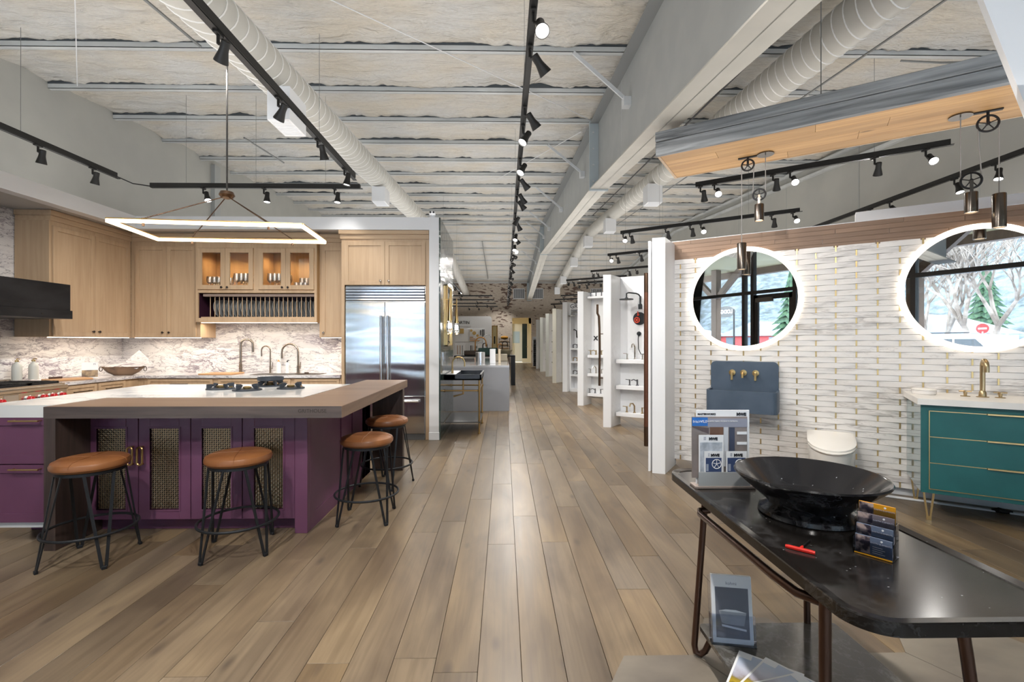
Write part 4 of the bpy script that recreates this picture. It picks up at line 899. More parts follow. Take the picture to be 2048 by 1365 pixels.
# loose brass burners on cast iron rings
def burner(lab, loc, rz, r=.115, pan=False):
    b_ = T('gas_burner', lab, 'burner', loc, rz)
    MB().lathe([(r, 0), (r, .008), (r*.92, .012), (r*.3, .012)], 28).build('ring', BURN, b_)
    MB().lathe([(.03, .012), (.035, .028), (.026, .034), (.01, .036)], 16).lathe([(.018, .012), (.018, .022)], 10, (.075, .02, 0)).build('burner_cap', BRASS, b_)
    fin = MB(); fin.add([(x, y, z) for y in (-.006, .006) for x, z in ((r*1.0, .006), (r*1.0, .05), (r*.62, .05), (r*.45, .043), (r*.55, .03), (r*.75, .012))], [tuple(range(6)), tuple(range(6, 12))[::-1]]+[(i, (i+1) % 6, 6+(i+1) % 6, 6+i) for i in range(6)])
    fm = fin.mesh('pan_support', BURN)
    for k in range(4): link('pan_support', fm, b_, (0, 0, 0), (0, 0, R(45+90*k)))
    if pan: MB().lathe([(.10, .052), (.115, .058), (.115, .085), (.11, .085), (.108, .06), (.001, .058)], 28, cap=False).build('pan_ring', BURN, b_)
    return b_
burner('brass gas burner furthest left on the island', (-2.53, 4.24, .951), .2)
burner('brass gas burner at the front middle of the island row', (-2.235, 4.13, .951), .5)
burner('brass gas burner furthest right on the island', (-1.93, 4.29, .951), .35)
burner('gas burner with a dark ring pan on it at the back of the island row', (-2.225, 4.52, .951), .1, pan=True)
# stools
seat_r = .198
st = T('bar_stool', 'tan leather bar stool furthest left in front of the island', 'stool', (-2.62, 3.03, 0), R(-36), 'tan leather bar stools round the island')
sp_ = [(.001, .577), (.15, .577), (.185, .581), (.198, .596), (.200, .612), (.192, .630), (.165, .643), (.11, .648), (.001, .645)]
cu_ = MB().lathe(sp_, 36, cap=False).build('seat', LEATHER, st)
se = MB()
for a in (0, 90, 180, 270):
    ca_, sa_ = math.cos(R(a+45)), math.sin(R(a+45)); se.tube([(ca_*r_, sa_*r_, z_+.001) for r_, z_ in ((.005, .645), (.06, .6475), (.11, .648), (.165, .643), (.192, .630), (.200, .612))], .0018, 5)
se.build('seam', mat('seam_leather', (.22, .085, .03), .5), st)
mb = MB().lathe([(.158, .558), (.176, .558), (.176, .577), (.158, .577)], 36, cap=False); mb.f += [(3*36+i, 3*36+(i+1) % 36, (i+1) % 36, i) for i in range(36)]; mb.m += [0]*36; mb.build('seat_ring', IRON, st)
lg = MB()
for s_ in (-1, 1): lg.bar((.158, s_*.072, .562), (.252, s_*.010, .012), .016, .007, (1, 0, 0))
lg.box(.243, .262, -.014, .014, 0, .02, .003)
lm = lg.mesh('leg', IRON)
for k in range(4): link('leg', lm, st, (0, 0, 0), (0, 0, R(90*k)))
MB().tube([(.238*math.cos(2*math.pi*k/40), .238*math.sin(2*math.pi*k/40), .20) for k in range(40)], .0085, 8, True).build('foot_ring', IRON, st)
dup(st, (-1.757, 3.147, 0), R(-25), 'tan leather bar stool in front of the right hand brass mesh doors')
dup(st, (-1.07, 3.69, 0), R(-41), 'tan leather bar stool nearest the aisle at the side of the island')
dup(st, (-1.13, 4.56, 0), R(22), 'tan leather bar stool closest to the refrigerator')
# linear ring pendant
pd = T('ring_pendant', 'long glowing rectangular ring pendant hanging over the island', 'pendant light', (-2.10, 3.60, 0))
PC = [(-2.70, 3.24), (-1.44, 3.38), (-1.486, 3.93), (-2.79, 3.84)]; PC = [(x+2.10, y-3.60) for x, y in PC]
fr3 = MB(); le = MB()
for (a, b_) in zip(PC, PC[1:]+PC[:1]):
    fr3.bar((*a, 2.216), (*b_, 2.216), .020, .008); le.bar((*a, 2.200), (*b_, 2.200), .016, .022)
fr3.build('frame', BRASSD, pd); le.build('diffuser', LEDW, pd)
MB().lathe([(.012, 2.515), (.045, 2.51), (.055, 2.485), (.04, 2.465), (.01, 2.455)], 18).build('hub', BRONZE, pd)
for (a, b_), t_ in ((((PC[0]), (PC[1])), .18), ((PC[0], PC[1]), .82), ((PC[2], PC[3]), .2), ((PC[2], PC[3]), .8)):
    p = (a[0]+(b_[0]-a[0])*t_, a[1]+(b_[1]-a[1])*t_); MB().tube([(0, 0, 2.48), (*p, 2.22)], .004, 6).lathe([(.008, 2.168), (.008, 2.225)], 8, (*p, 0)).build('suspension_rod', BRONZE, pd)
MB().tube([(0, 0, 2.51), (0, 0, 3.635)], .0065, 8).build('stem', mat('dark_stem', (.02, .018, .016), .6), pd)
# ================================================================ angled tile wall with mirrors (local x = u, local y = distance into the wall)
WU0, WU1, WD = -1.30, 2.95, 5.38
tw = T('wall_tiled', 'white partition faced with woven strips of white marble tile', 'wall', (0, 0, 0), RB, kind='structure')
MB().box(WU0, WU1, WD+.012, WD+.13, .075, 2.48).box(-1.08, WU1, WD+.05, WD+.12, 0, .075).build('core', WHITE, tw)
TL, TH_ = .314, .0525
mb = MB(); nu = 6
prof = []
v = []; f = []
for i in range(nu+1):
    u = (i/nu)*(TL-.005)+.0025; bul = -.002+.013*math.sin(math.pi*i/nu)
    v += [(u, .012, .0012), (u, -bul, .0012), (u, -bul, TH_-.0012), (u, .012, TH_-.0012)]
for i in range(nu): f += [(4*i+k, 4*i+(k+1) % 4, 4*i+4+(k+1) % 4, 4*i+4+k) for k in (0, 1, 2)]
f += [(0, 1, 2, 3), (4*nu+3, 4*nu+2, 4*nu+1, 4*nu)]
tile = MB().add(v, f); tmesh = tile.mesh('tile', TILEM)
def cut_tile(u0, u1):
    t_ = MB(); vv = [(min(max(p[0], u0), u1), p[1], p[2]) for p in v]; t_.add(vv, f); return t_
slots = []
for r_ in range(42):
    z = .073+TH_*r_
    if z+TH_ > 2.285: break
    k = -1
    for k in range(-1, 15):
        u = -1.189+.157*(2*k+(r_ % 2)); 
        a, b_ = max(u, WU0+.02), min(u+TL, WU1)
        if b_-a < .02: continue
        slots.append((u, z, a, b_, r_))
MRC = [(-.565, 1.815), (1.207, 1.820)]
def hidden(u, z): return any(math.hypot(u+.157-cu_, z+.026-cz)<.44 for cu_, cz in MRC) or (.75 < u < 2 and z < .84)
slots.sort(key=lambda s: (s[2] > 1.42, hidden(s[0], s[1]), -s[0]))
rest = MB()
for i, (u, z, a, b_, r_) in enumerate(slots):
    part = i < 296
    full = abs(a-u) < 1e-6 and abs(b_-u-TL) < 1e-6
    if part and full: link('tile', tmesh, tw, (u, WD, z))
    else:
        c_ = cut_tile(a-u, b_-u).xf(Matrix.Translation((u, WD, z)))
        if part: c_.build('tile', TILEM, tw)
        else: rest.add(c_.v, c_.f)
rest.build('far_tiles', TILEM, tw, kind='stuff')
br_ = MB()
for (u, z, a, b_, r_) in slots:
    if a-u < 1e-6: br_.box(u-.006, u+.006, WD-.003, WD+.012, z, z+TH_)
br_.build('brass_inlay', BRASS, tw, kind='stuff')
for r_ in range(5):                                      # wood look tiles above
    x = WU0+.02-(.4*r_ % .9)
    while x < WU1:
        a, b_ = max(x, WU0+.02), min(x+.9, WU1)
        if b_-a > .03: MB().box(a+.001, b_-.001, WD-.0, WD+.012, 2.264+.0436*r_, 2.264+.0436*(r_+1)-.0015, .0008).build('plank', BAND, tw)
        x += .9
MB().box(WU0, WU1, WD-.002, WD+.13, 2.48, 2.486).build('cap', WHITE, tw)
wq = T('wall_behind_tiles', 'taller white partition top showing behind the tiled wall', 'wall', (0, 0, 0), RB, kind='structure')
MB().box(.42, 3.2, 6.0, 6.12, 0, 2.71).build('panel', WHITE, wq)
pc = wall('wall_display_post', 'white square column at the near left end of the tiled wall', MB().prism([(1.548, 4.885), (1.668, 4.838), (1.93, 5.24), (1.81, 5.30)], 0, 2.455), WHITE)
side = wall('wall_display_side', 'thin white return panel behind the near column', MB().prism([(1.53, 4.96), (1.552, 4.95), (1.86, 5.43), (1.84, 5.45)], 0, 2.44), WHITE)
# mirrors
for k, (cu_, cz) in enumerate(MRC):
    m_ = T('ring_mirror', ['round backlit mirror with glowing ring over the slate blue basin', 'round backlit mirror with glowing ring over the teal vanity'][k], 'mirror', BP(cu_, -5.36, cz), RB)
    MB().lathe([(.50, .006), (.50, -.0), (.485, -.012)], 64, (0, 0, 0), 'y', cap=False).build('back_box', WHITE, m_)
    g_ = MB().lathe([(.4865, -.014), (.4865, -.006)], 72, (0, 0, 0), 'y'); g_.build('mirror_glass', MIRR, m_)
    rr = MB().lathe([(.486, -.006), (.486, -.016), (.533, -.016), (.535, -.006), (.486, -.006)], 72, (0, 0, 0), 'y', cap=False).build('light_ring', LED, m_)
# slate blue basin
bs = T('wall_basin', 'slate blue wall hung basin with tall back panel and brass taps', 'basin', BP(-.555, -5.36, .68), RB); bs['kind'] = 'thing'
pts = [(-.312, .0), (.312, .0), (.312, .45)]
mb = MB(); po = [(-.312, 0), (.312, 0)]+[(.312-.05+.05*math.cos(R(a)), .49-.05+.05*math.sin(R(a))) for a in range(0, 91, 15)]+[(-.312+.05-.05*math.sin(R(a)), .49-.05+.05*math.cos(R(a))) for a in range(0, 91, 15)]
n = len(po); mb.add([(x, y, z) for y in (-.035, 0) for x, z in po], [tuple(range(n)), tuple(range(n, 2*n))[::-1]]+[(i, (i+1) % n, n+(i+1) % n, n+i) for i in range(n)]); mb.build('back_panel', BLUE, bs)
out = rrect(-.318, .318, -.31, .10, .06, 5); out = [(x, min(y, -.0)) for x, y in out]; inn = rrect(-.298, .298, -.29, .10, .045, 5); inn = [(x, min(y, -.03)) for x, y in inn]
n = len(out); mb = MB(); mb.add([(x, y, 0) for x, y in out]+[(x, y, .21) for x, y in out]+[(x, y, .21) for x, y in inn]+[(x, y, .05) for x, y in inn],
    [tuple(range(n))[::-1], tuple(range(3*n, 4*n))]+[(j*n+i, j*n+(i+1) % n, (j+1)*n+(i+1) % n, (j+1)*n+i) for j in range(3) for i in range(n)]); mb.build('trough', BLUE, bs)
for x, sp in ((-.105, 0), (.0, 1), (.11, 0)):
    p = MB().lathe([(.031, -.036), (.031, -.046), (.012, -.048), (.012, -.075)], 20, (x, 0, .375), 'y')
    if sp: p.tube([(x, -.05, .375), (x, -.13, .375), (x, -.145, .365), (x, -.15, .33)], .011, 10)
    else: p.box(x-.011, x+.011, -.085, -.07, .30, .385, .003)
    p.build('spout' if sp else 'tap_lever', BRASS, bs)
MB().tube([(.01, -.12, .0), (.01, -.12, -.13), (.01, -.12, -.14), (.01, 0, -.14)], .014, 10).build('waste_pipe', BRASS, bs)
# toilet
to = T('wall_toilet', 'white wall hung toilet with closed lid between basin and vanity', 'toilet', BP(.18, -5.36, 0), RB); to['kind'] = 'thing'
def dshape(w_, l_, n=10): return [(-w_/2, 0), (w_/2, 0), (w_/2, -l_*.45)]+[(w_/2*math.cos(R(a)), -l_*.45-l_*.55*math.sin(R(a))) for a in range(15, 180, 15)]+[(-w_/2, -l_*.45)]
def loft(mb, rings):
    n = len(rings[0][0]); base_ = len(mb.v); vv = [(x, y, z) for pl, z in rings for x, y in pl]
    return mb.add(vv, [tuple(range(n))[::-1], tuple((len(rings)-1)*n+i for i in range(n))]+[(j*n+i, j*n+(i+1) % n, (j+1)*n+(i+1) % n, (j+1)*n+i) for j in range(len(rings)-1) for i in range(n)])
loft(MB(), [(dshape(.20, .28), .06), (dshape(.26, .38), .10), (dshape(.34, .50), .26), (dshape(.355, .53), .415)]).build('bowl', PORC, to)
loft(MB(), [(dshape(.36, .53), 0), (dshape(.365, .54), .010), (dshape(.365, .54), .016)]).xf(Matrix.Translation((0, -.01, .480)) @ Matrix.Rotation(R(8), 4, 'X')).build('seat', PORC, to); MB().box(-.16, .16, -.14, 0, .42, .49, .01).build('hinge_block', PORC, to)
lid = loft(MB(), [(dshape(.37, .54), 0), (dshape(.372, .545), .012), (dshape(.34, .51), .022)]); lid.xf(Matrix.Translation((0, -.03, .415)) @ Matrix.Rotation(R(-17), 4, 'X')); 
lid2 = loft(MB(), [(dshape(.37, .50), 0), (dshape(.372, .505), .014), (dshape(.33, .46), .026)]); lid2.xf(Matrix.Translation((0, -.01, .505)) @ Matrix.Rotation(R(9), 4, 'X')); lid2.build('lid', PORC, to)
# vanity
va = T('vanity_unit', 'teal lacquered vanity with three brass trimmed drawers on brass legs', 'vanity', BP(.745, -5.36, 0), RB)
VW, VD = .93, .61
MB().box(0, VW, -VD+.02, 0, .222, .89).build('carcass', TEAL, va)
TG = mat('teal_glass', (.10, .20, .22), .08, .0, coat=.6)
MB().box(-.006, 0, -VD+.01, .0, .215, .89).build('side_panel', TG, va)
MB().box(-.006, VW+.006, -VD, -VD+.02, .215, .892, .001).build('front_frame', TEAL, va)
for k, (z0, z1) in enumerate(((.648, .842), (.449, .645), (.251, .446))):
    d = MB().box(.046, VW-.046, -VD-.006, -VD+.01, z0, z1, .001).build('drawer', TEAL, va)
    MB().box(.040, .368, -VD-.0075, -VD+.002, z1, z1+.005).box(.04, .045, -VD-.0075, -VD+.002, z0-.003, z1+.004).box(VW-.045, VW-.04, -VD-.0075, -VD, z0-.003, z1+.004).box(.56, VW-.04, -VD-.0075, -VD, z1, z1+.005).build('brass_trim', BRASS, d)
    MB().box(.362, VW-.362+.0, -VD-.018, -VD, z1-.004, z1+.008, .001).build('handle', BRASS, d)
MB().box(.04, VW-.04, -VD-.0075, -VD, .2455, .25).build('brass_trim', BRASS, va)
MB().prism([(-.03, 0), (VW+.03, 0), (VW+.03, -VD-.03), (-.03, -VD-.03)], .892, .938).build('counter', STONEW, va)
lg = MB().bar((-.03, 0, .215), (-.008, 0, .02), .012, .012).bar((.03, 0, .215), (.008, 0, .02), .012, .012).box(-.015, .015, -.008, .008, 0, .03); lme = lg.mesh('leg', BRASS)
for x in (.045, VW-.045):
    for y in (-VD+.03, -.06): link('leg', lme, va, (x, y, 0))
GV = mat('satin_brass', (.50, .38, .22), .32, 1.)
fs_ = T('vanity_tap', 'satin brass three piece basin tap set on the vanity top', 'tap', BP(1.164, -5.10, .938), RB)
MB().lathe([(.038, 0), (.038, .005), (.024, .007), (.022, .04), (.017, .05)], 20).build('base', GV, fs_)
MB().tube([(0, 0, .04), (0, 0, .24)]+[(0, -.05+.05*math.cos(R(a)), .24+.05*math.sin(R(a))) for a in range(20, 181, 20)]+[(0, -.10, .20)], .0165, 14).build('spout', GV, fs_)
for x in (-.10, .10):
    h_ = MB().lathe([(.03, 0), (.03, .005), (.010, .008), (.012, .03), (.012, .042)], 16, (x, 0, 0)).build('handle', GV, fs_)
    MB().tube([(x-.038, 0, .040), (x+.038, 0, .040)], .006, 8).tube([(x, -.03, .040), (x, .03, .040)], .006, 8).build('cross', GV, h_)
o = T('soap_dish', 'round lidded white marble soap dish on the left of the vanity top', 'dish', BP(.815, -5.12, .938), RB)
MB().lathe([(.072, 0), (.080, .01), (.080, .035), (.078, .037), (.001, .037)], 32, cap=False).build('dish', TILEM, o)
MB().lathe([(.082, .037), (.084, .042), (.070, .050), (.001, .052)], 32, cap=False).build('lid', STONEW, o)
cr = T('cable_cover', 'white floor cable cover with black plug along the foot of the tiled wall', 'cable cover', (0, 0, 0), RB)
MB().box(.58, 1.28, 5.27, 5.31, .001, .014, .003).box(1.36, 2.6, 5.27, 5.31, .001, .014, .003).build('cover', WHITE, cr); MB().tube([(1.26, 5.29, .012), (1.30, 5.28, .02), (1.38, 5.29, .012)], [.012, .022, .012], 8).build('plug', RUB, cr)
# ---------------- timber canopy
cn = T('canopy', 'weathered barn timber canopy with honey oak boarded underside over the mirrors', 'canopy', (0, 0, 0), RB)
CU0, CU1, CY0, CY1, CZ = -1.24, 3.3, 4.60, 5.37, 3.185
cr_ = random.Random(3)
for r_ in range(4):
    x = CU0-cr_.uniform(.1, 1.3); y0 = CY0+.05+r_*(CY1-CY0-.05)/4; y1 = y0+(CY1-CY0-.05)/4
    while x < CU1:
        x2 = x+cr_.uniform(1.3, 2.0); a, b_ = max(x, CU0), min(x2, CU1)
        if b_-a > .02: MB().box(a+.001, b_-.001, y0+.0008, y1-.0008, CZ, CZ+.018, .001).build('plank', SOFFIT, cn)
        x = x2
MB().box(CU0-.01, CU1, CY0, CY0+.05, CZ-.008, CZ+.118, .004).build('fascia_board', BARN, cn)
MB().box(CU0-.01, CU1, CY0-.012, CY0+.04, CZ+.122, CZ+.215, .004).build('fascia_board', BARN, cn)
MB().box(CU0-.005, CU0+.02, CY0+.05, CY1, CZ-.006, CZ+.03).box(CU0, CU1, CY1-.015, CY1, CZ-.004, CZ+.02).build('edge_trim', OAKH, cn)
MB().box(CU0+.02, CU1, CY0+.05, CY1, CZ+.02, CZ+.19).build('core', BAND, cn)
for x in (.1, 1.9): MB().tube([(x, 5.0, CZ+.19), (x, 5.0, 4.9)], .004, 6).build('hanger_cable', PIPM, cn)
# ---------------- pulley pendants
PUL = mat('cast_pulley', (.03, .03, .032), .5, .6)
SHD = mat('gunmetal_shade', (.14, .12, .105), .25, 1.)
CORD = mat('grey_cord', (.30, .29, .28), .7)
def pulley_pendant(lab, dirn, up_, zdisc, uw, zw, ulow, zlow, cw, wheel_z, cy, R0):
    """dirn +1: ceiling plate of the cord to the right of the fixed pulley. All u, z absolute; cy = depth of the plane."""
    p_ = T('pulley_pendant', lab, 'pendant light', BP(up_, -cy, 0), RB)
    def wheel(u, z, r, name):
        w_ = MB().tube([(u+r*math.cos(2*math.pi*k/32), 0, z+r*math.sin(2*math.pi*k/32)) for k in range(32)], .0085, 6, True).lathe([(.013, -.012), (.013, .012)], 12, (u, 0, z), 'y')
        for k in range(5): w_.tube([(u, 0, z), (u+r*math.cos(R(72*k+18)), 0, z+r*math.sin(R(72*k+18)))], .0042, 6)
        return w_.build(name, PUL, p_)
    wheel(0, wheel_z, R0, 'fixed_pulley'); MB().bar((-.085, 0, CZ-.006), (.085, 0, CZ-.006), .03, .010).bar((0, 0, CZ-.006), (0, 0, wheel_z), .016, .012).build('pulley_bracket', PUL, p_)
    u2 = uw-up_
    wheel(u2, zw, R0, 'moving_pulley')
    ud = 2*u2-0; ud = u2+dirn*R0
    MB().lathe([(.075, CZ-.012), (.075, CZ-.002)], 28, (ud, 0, 0)).build('ceiling_plate', SHD, p_)
    ug = -dirn*R0
    c_ = MB().tube([(ud, 0, CZ-.01), (ud, 0, zw)]+[(u2+dirn*R0*math.cos(R(a)), 0, zw-R0*math.sin(R(a))) for a in range(20, 180, 20)]+[(u2-dirn*R0, 0, zw), (dirn*R0, 0, wheel_z)]+[(dirn*R0*math.cos(R(a)), 0, wheel_z+R0*math.sin(R(a))) for a in range(20, 180, 20)]+[(ug, 0, wheel_z), (ug, 0, zlow+cw[1])], .0042, 6)
    c_.build('cord', CORD, p_)
    zc = zw-.10; hh = .155
    s_ = MB().lathe([(.003, zc+.005), (.040, zc+.005), (.042, zc), (.042, zc-hh), (.038, zc-hh), (.038, zc-hh+.02), (.001, zc-hh+.02)], 28, (u2, 0, 0), cap=False).build('counterweight_shade', SHD, p_)
    MB().bar((u2, -.012, zw), (u2, -.012, zc-.06), .022, .006, (0, 1, 0)).build('strap', SHD, s_)
    s_ = MB().lathe([(.003, zlow+cw[1]+.004), (.040, zlow+cw[1]+.004), (.0425, zlow+cw[1]), (.0425, zlow), (.038, zlow), (.038, zlow+.02), (.001, zlow+.02)], 28, (ug, 0, 0), cap=False).build('lamp_shade', SHD, p_)
    MB().lathe([(.037, zlow+.012), (.037, zlow+.018)], 20, (ug, 0, 0)).build('bulb', LENSW, s_); spot('pendant_beam', p_, (ug, 0, zlow+.008), (0, 0, 0), 5, 120, (1, .8, .55), .03)
    MB().lathe([(.037, zc-hh+.012), (.037, zc-hh+.018)], 20, (u2, 0, 0)).build('bulb', LENSW, p_)
pulley_pendant('brass grey pulley pendant in front of the left round mirror', 1, -.497, 0, -.398, 2.80, 0, 2.087, (0, .255), 3.105, 5.13, .054)
pulley_pendant('larger looking pulley pendant in front of the right round mirror', -1, 1.195, 0, 1.098, 2.655, 0, 2.262, (0, .258), 3.085, 5.10, .062)

# ================================================================ marble table in the right foreground
tb = T('display_table', 'low table with black marble top on bent bronze tube legs', 'table', (0, 0, 0))
tp = rrect(.802, 1.362, 1.035, 2.32, .10, 26)
ins = rrect(.830, 1.334, 1.063, 2.292, .08, 26); n = len(tp)
mb = MB(); mb.add([(x, y, .715) for x, y in tp]+[(x, y, .744) for x, y in tp]+[(x+(cx_-x)*0, y, .748) for (x, y), (cx_, _) in zip([(p[0]*.994+1.082*.006, p[1]*.996+1.68*.004) for p in tp], ins)]+[(x, y, .744) for x, y in ins]+[(x, y, .741) for x, y in rrect(.834, 1.330, 1.067, 2.288, .078, 26)],
    [tuple(range(n))[::-1], tuple(range(4*n, 5*n))]+[(j*n+i, j*n+(i+1) % n, (j+1)*n+(i+1) % n, (j+1)*n+i) for j in range(4) for i in range(n)]); mb.build('tabletop', TABLET, tb, ang=5)
MB().prism(rrect(.845, 1.44, .95, 2.03, .02, 3), .132, .15).build('shelf', SHELFM, tb)
rt = .0135
MB().tube([(.875, 2.02, .715), (.868, 2.02, .66), (.834, 2.045, .05), (.838, 2.04, .022), (.855, 2.035, .014), (.875, 2.03, .03), (.90, 2.0, .125)], rt, 12).build('leg', BROWNM, tb)
MB().tube([(.875, 1.985, .66), (.835, 1.99, .655), (.822, 1.955, .655), (.822, 1.42, .665), (.832, 1.32, .665), (.868, 1.275, .665), (.95, 1.265, .665)], rt, 12).build('rail', BROWNM, tb)
MB().tube([(.872, 1.262, .715), (.872, 1.262, .03), (.872, 1.26, .01)], rt*1.15, 12).build('leg', BROWNM, tb)
MB().tube([(1.318, 2.03, .715), (1.325, 2.03, .012)], rt, 12).build('leg', BROWNM, tb)
MB().tube([(1.215, 1.245, .715), (1.235, 1.235, .55), (1.30, 1.22, .012)], rt*1.1, 12).build('leg', BROWNM, tb)
MB().tube([(1.318, 2.0, .66), (1.318, 1.35, .66), (1.25, 1.27, .66)], rt, 12).build('rail', BROWNM, tb)
vb = T('vessel_basin', 'black marble vessel basin with white veins standing on the table', 'basin', (1.122, 1.715, .7415))
MB().lathe([(.163, 0), (.166, .004), (.162, .018), (.132, .038), (.138, .046), (.165, .070), (.244, .138), (.2495, .146), (.246, .152), (.238, .149), (.15, .068), (.10, .050), (.03, .045), (.001, .045)], 72, cap=False).build('bowl', NERO, vb)
# tall brochure display
INK = mat('ink_black', (.02, .02, .025), .5); IBL = mat('print_blue', (.02, .16, .55), .4); IGR = mat('print_grey', (.30, .31, .38), .4); WTX = mat('print_white', (.9, .9, .92), .5)
bh = T('brochure_stand', 'white and wood brochure stand with pocket leaflets behind the black basin', 'brochure holder', (.828, 2.018, .7415), R(-1))
W_ = .247
MB().box(-.004, W_+.012, -.006, .055, 0, .012, .002).build('base', mat('pale_wood', (.34, .28, .25), .5), bh)
MB().box(.014, W_, .030, .036, .012, .335).build('back_panel', PAPER, bh)
MB().box(-.006, W_-.012, .024, .029, .04, .307).build('poster', noisy('poster_taupe', (.30, .25, .235), (.22, .19, .18), .4, scale=9), bh)
MB().box(-.006, .062, .0225, .024, .267, .304).build('blue_band', IBL, bh); MB().box(.062, W_-.012, .0225, .024, .262, .299).build('grey_band', IGR, bh)
wd = MB().box(.072, .130, .0225, .024, .09, .262); wd.build('walnut_door', wood('print_walnut', (.20, .10, .06), (.12, .06, .035), 'Z', .4), bh)
MB().box(.132, .152, .0225, .024, .09, .262).build('wall_strip', mat('print_pale', (.62, .64, .68), .5), bh); MB().box(.156, .180, .0225, .024, .11, .26).build('dark_strip', mat('print_navy', (.05, .06, .10), .4), bh)
for z in (.185, .23): MB().box(.19, W_-.014, .0225, .024, z, z+.012).build('white_bar', PAPER, bh)
MB().add([(-.006, .0225, .262), (.067, .0225, .232), (.067, .0225, .258), (-.006, .0225, .266)], [(0, 1, 2, 3)]).build('slanted_beam', mat('print_brown', (.10, .07, .07), .4), bh)
text('fritsWILE', .016, (.028, .022, .281), WTX, bh, name='lettering'); text('ARCHITECTURAL PRODUCTS CATALOG', .0075, (.125, .022, .285), WTX, bh); text('MASTERWORKS', .011, (.060, .029, .314), INK, bh, bold=.0004)
text('MWE', .018, (.212, .029, .311), INK, bh, bold=.0012)
MB().box(.012, W_-.012, -.004, .0, .012, .072).build('pocket_front', mat('brushed_aluminium', (.60, .62, .62), .35, .4), bh)
def leaflet(x, w_, z0, h, lab, wheel_=True, dark=True, y=.006):
    l_ = T('leaflet', lab, 'leaflet', (.828+x*math.cos(R(-1)), 2.018+y, .7415+z0), R(-1))
    MB().box(0, w_, 0, .0022, 0, h).build('sheet', PAPER, l_)
    if dark: MB().box(.006, w_-.006, -.0006, 0, 0, h-.028).build('picture', mat('print_navy_blue', (.055, .085, .19), .35), l_)
    else: MB().box(.006, w_-.006, -.0006, 0, 0, h-.032).build('picture', noisy('print_pale_room', (.58, .62, .68), (.36, .40, .46), .5, scale=25), l_)
    text('MWE', .016, (w_*.58, -.0008, h-.022), INK, l_, bold=.001)
    MB().box(w_*.2, w_*.29, -.001, 0, h-.021, h-.019).box(w_*.2, w_*.29, -.001, 0, h-.016, h-.014).box(w_*.2, w_*.29, -.001, 0, h-.011, h-.009).build('logo_bars', IGR, l_)
    if wheel_:
        r = .0195; cx_, cz_ = w_*.66, h-.055
        g = MB().tube([(cx_+r*math.cos(k*math.pi/12), -.001, cz_+r*math.sin(k*math.pi/12)) for k in range(24)], .0018, 5, True).lathe([(.003, -.003), (.003, 0)], 8, (cx_, 0, cz_), 'y')
        for k in range(5): g.tube([(cx_, -.001, cz_), (cx_+r*math.cos(R(90+72*k)), -.001, cz_+r*math.sin(R(90+72*k)))], .0012, 5)
        g.build('wheel_picture', WTX, l_)
        MB().box(w_*.1, w_*.22, -.0012, 0, h-.085, h-.055).build('pin_picture', mat('print_steel', (.35, .40, .5), .4), l_)
leaflet(.018, .108, .075-.06, .215, 'tallest white leaflet at the left of the brochure stand', False, False, .010)
leaflet(.040, .080, .075-.06, .145, 'small blue leaflet with a wheel at the left front of the brochure stand', y=.004)
leaflet(.135, .090, .075-.06, .145, 'small blue leaflet with a wheel half hidden by the black basin', y=.004)
# business card tower
ch_ = T('card_holder', 'clear acrylic business card tower beside the black basin', 'card holder', (1.056, 1.406, .7415), math.atan2(-.077, .062))
cw_ = .099
mb = MB()
for k in range(4):
    y0 = .001+k*.013; z1 = .034+.030*k
    mb.box(0, cw_, y0, y0+.0016, 0, z1+(.012 if k < 3 else .012))
mb.box(0, .0016, 0, .06, 0, .05).box(cw_-.0016, cw_, 0, .06, 0, .05).box(0, .0016, .02, .06, .05, .10).box(cw_-.0016, cw_, .02, .06, .05, .10).box(0, cw_, .0, .06, 0, .002).build('holder', ACRYL, ch_)
MB().box(.004, cw_-.004, .0, .004, .0005, .004).build('orange_edge', ORG, ch_)
cols = [mat('card_blue_grey', (.16, .20, .29), .45), mat('card_blue_grey_two', (.16, .20, .29), .45), mat('card_mauve', (.20, .17, .19), .45), mat('card_orange', (.80, .36, .02), .4)]
for k in range(4):
    y0 = .005+k*.013; z0 = .005+.030*k; cx0 = cw_*.42
    c_ = T('business_card', ['front blue grey business card with contact lines in the acrylic tower', 'second blue grey business card in the acrylic tower', 'mauve business card in the third tier of the acrylic tower', 'orange business card at the top back of the acrylic tower'][k], 'card', (1.056, 1.406, .7415), math.atan2(-.077, .062), 'business cards in the acrylic tower')
    o_ = MB().box(.005, cw_-.005, y0, y0+.005, z0, z0+.052).build('card', cols[k], c_)
    MB().box(.006, cx0, y0-.0005, y0, z0+.001, z0+.051).build('photo', noisy('card_photo', (.55, .42, .38), (.05, .04, .06), .4, scale=42, lo=.42, hi=.58), c_)
    MB().lathe([(.003, y0-.0006), (.003, y0)], 10, (cw_*.70, 0, z0+.045), 'y').build('emblem', WTX, c_)
    text('EARTH ELEMENTS', .0062, (cw_*.685, y0-.0004, z0+.034), WTX, c_, ext=.0002)
    if k == 0:
        for q in range(4): MB().box(cx0+.006, cx0+.03+.006*(q % 2), y0-.0004, y0, z0+.024-.006*q, z0+.026-.006*q).build('print_line', WTX, c_)
# red T handled hex key
hk = T('hex_key', 'red T-handled hex key lying on the black table', 'tool', (.9, 1.414, .7455), math.atan2(-.052, .059))
MB().tube([(-.039, 0, .0), (-.03, 0, .0), (.03, 0, .0), (.039, 0, .0)], [.005, .0065, .0065, .005], 8).tube([(.0, 0, 0), (.002, .028, 0)], [.006, .004], 8).build('handle', mat('red_plastic', (.80, .03, .02), .35), hk)
MB().tube([(.002, .028, 0), (.012, .095, 0)], .0022, 6).build('shaft', BLACKM, hk)
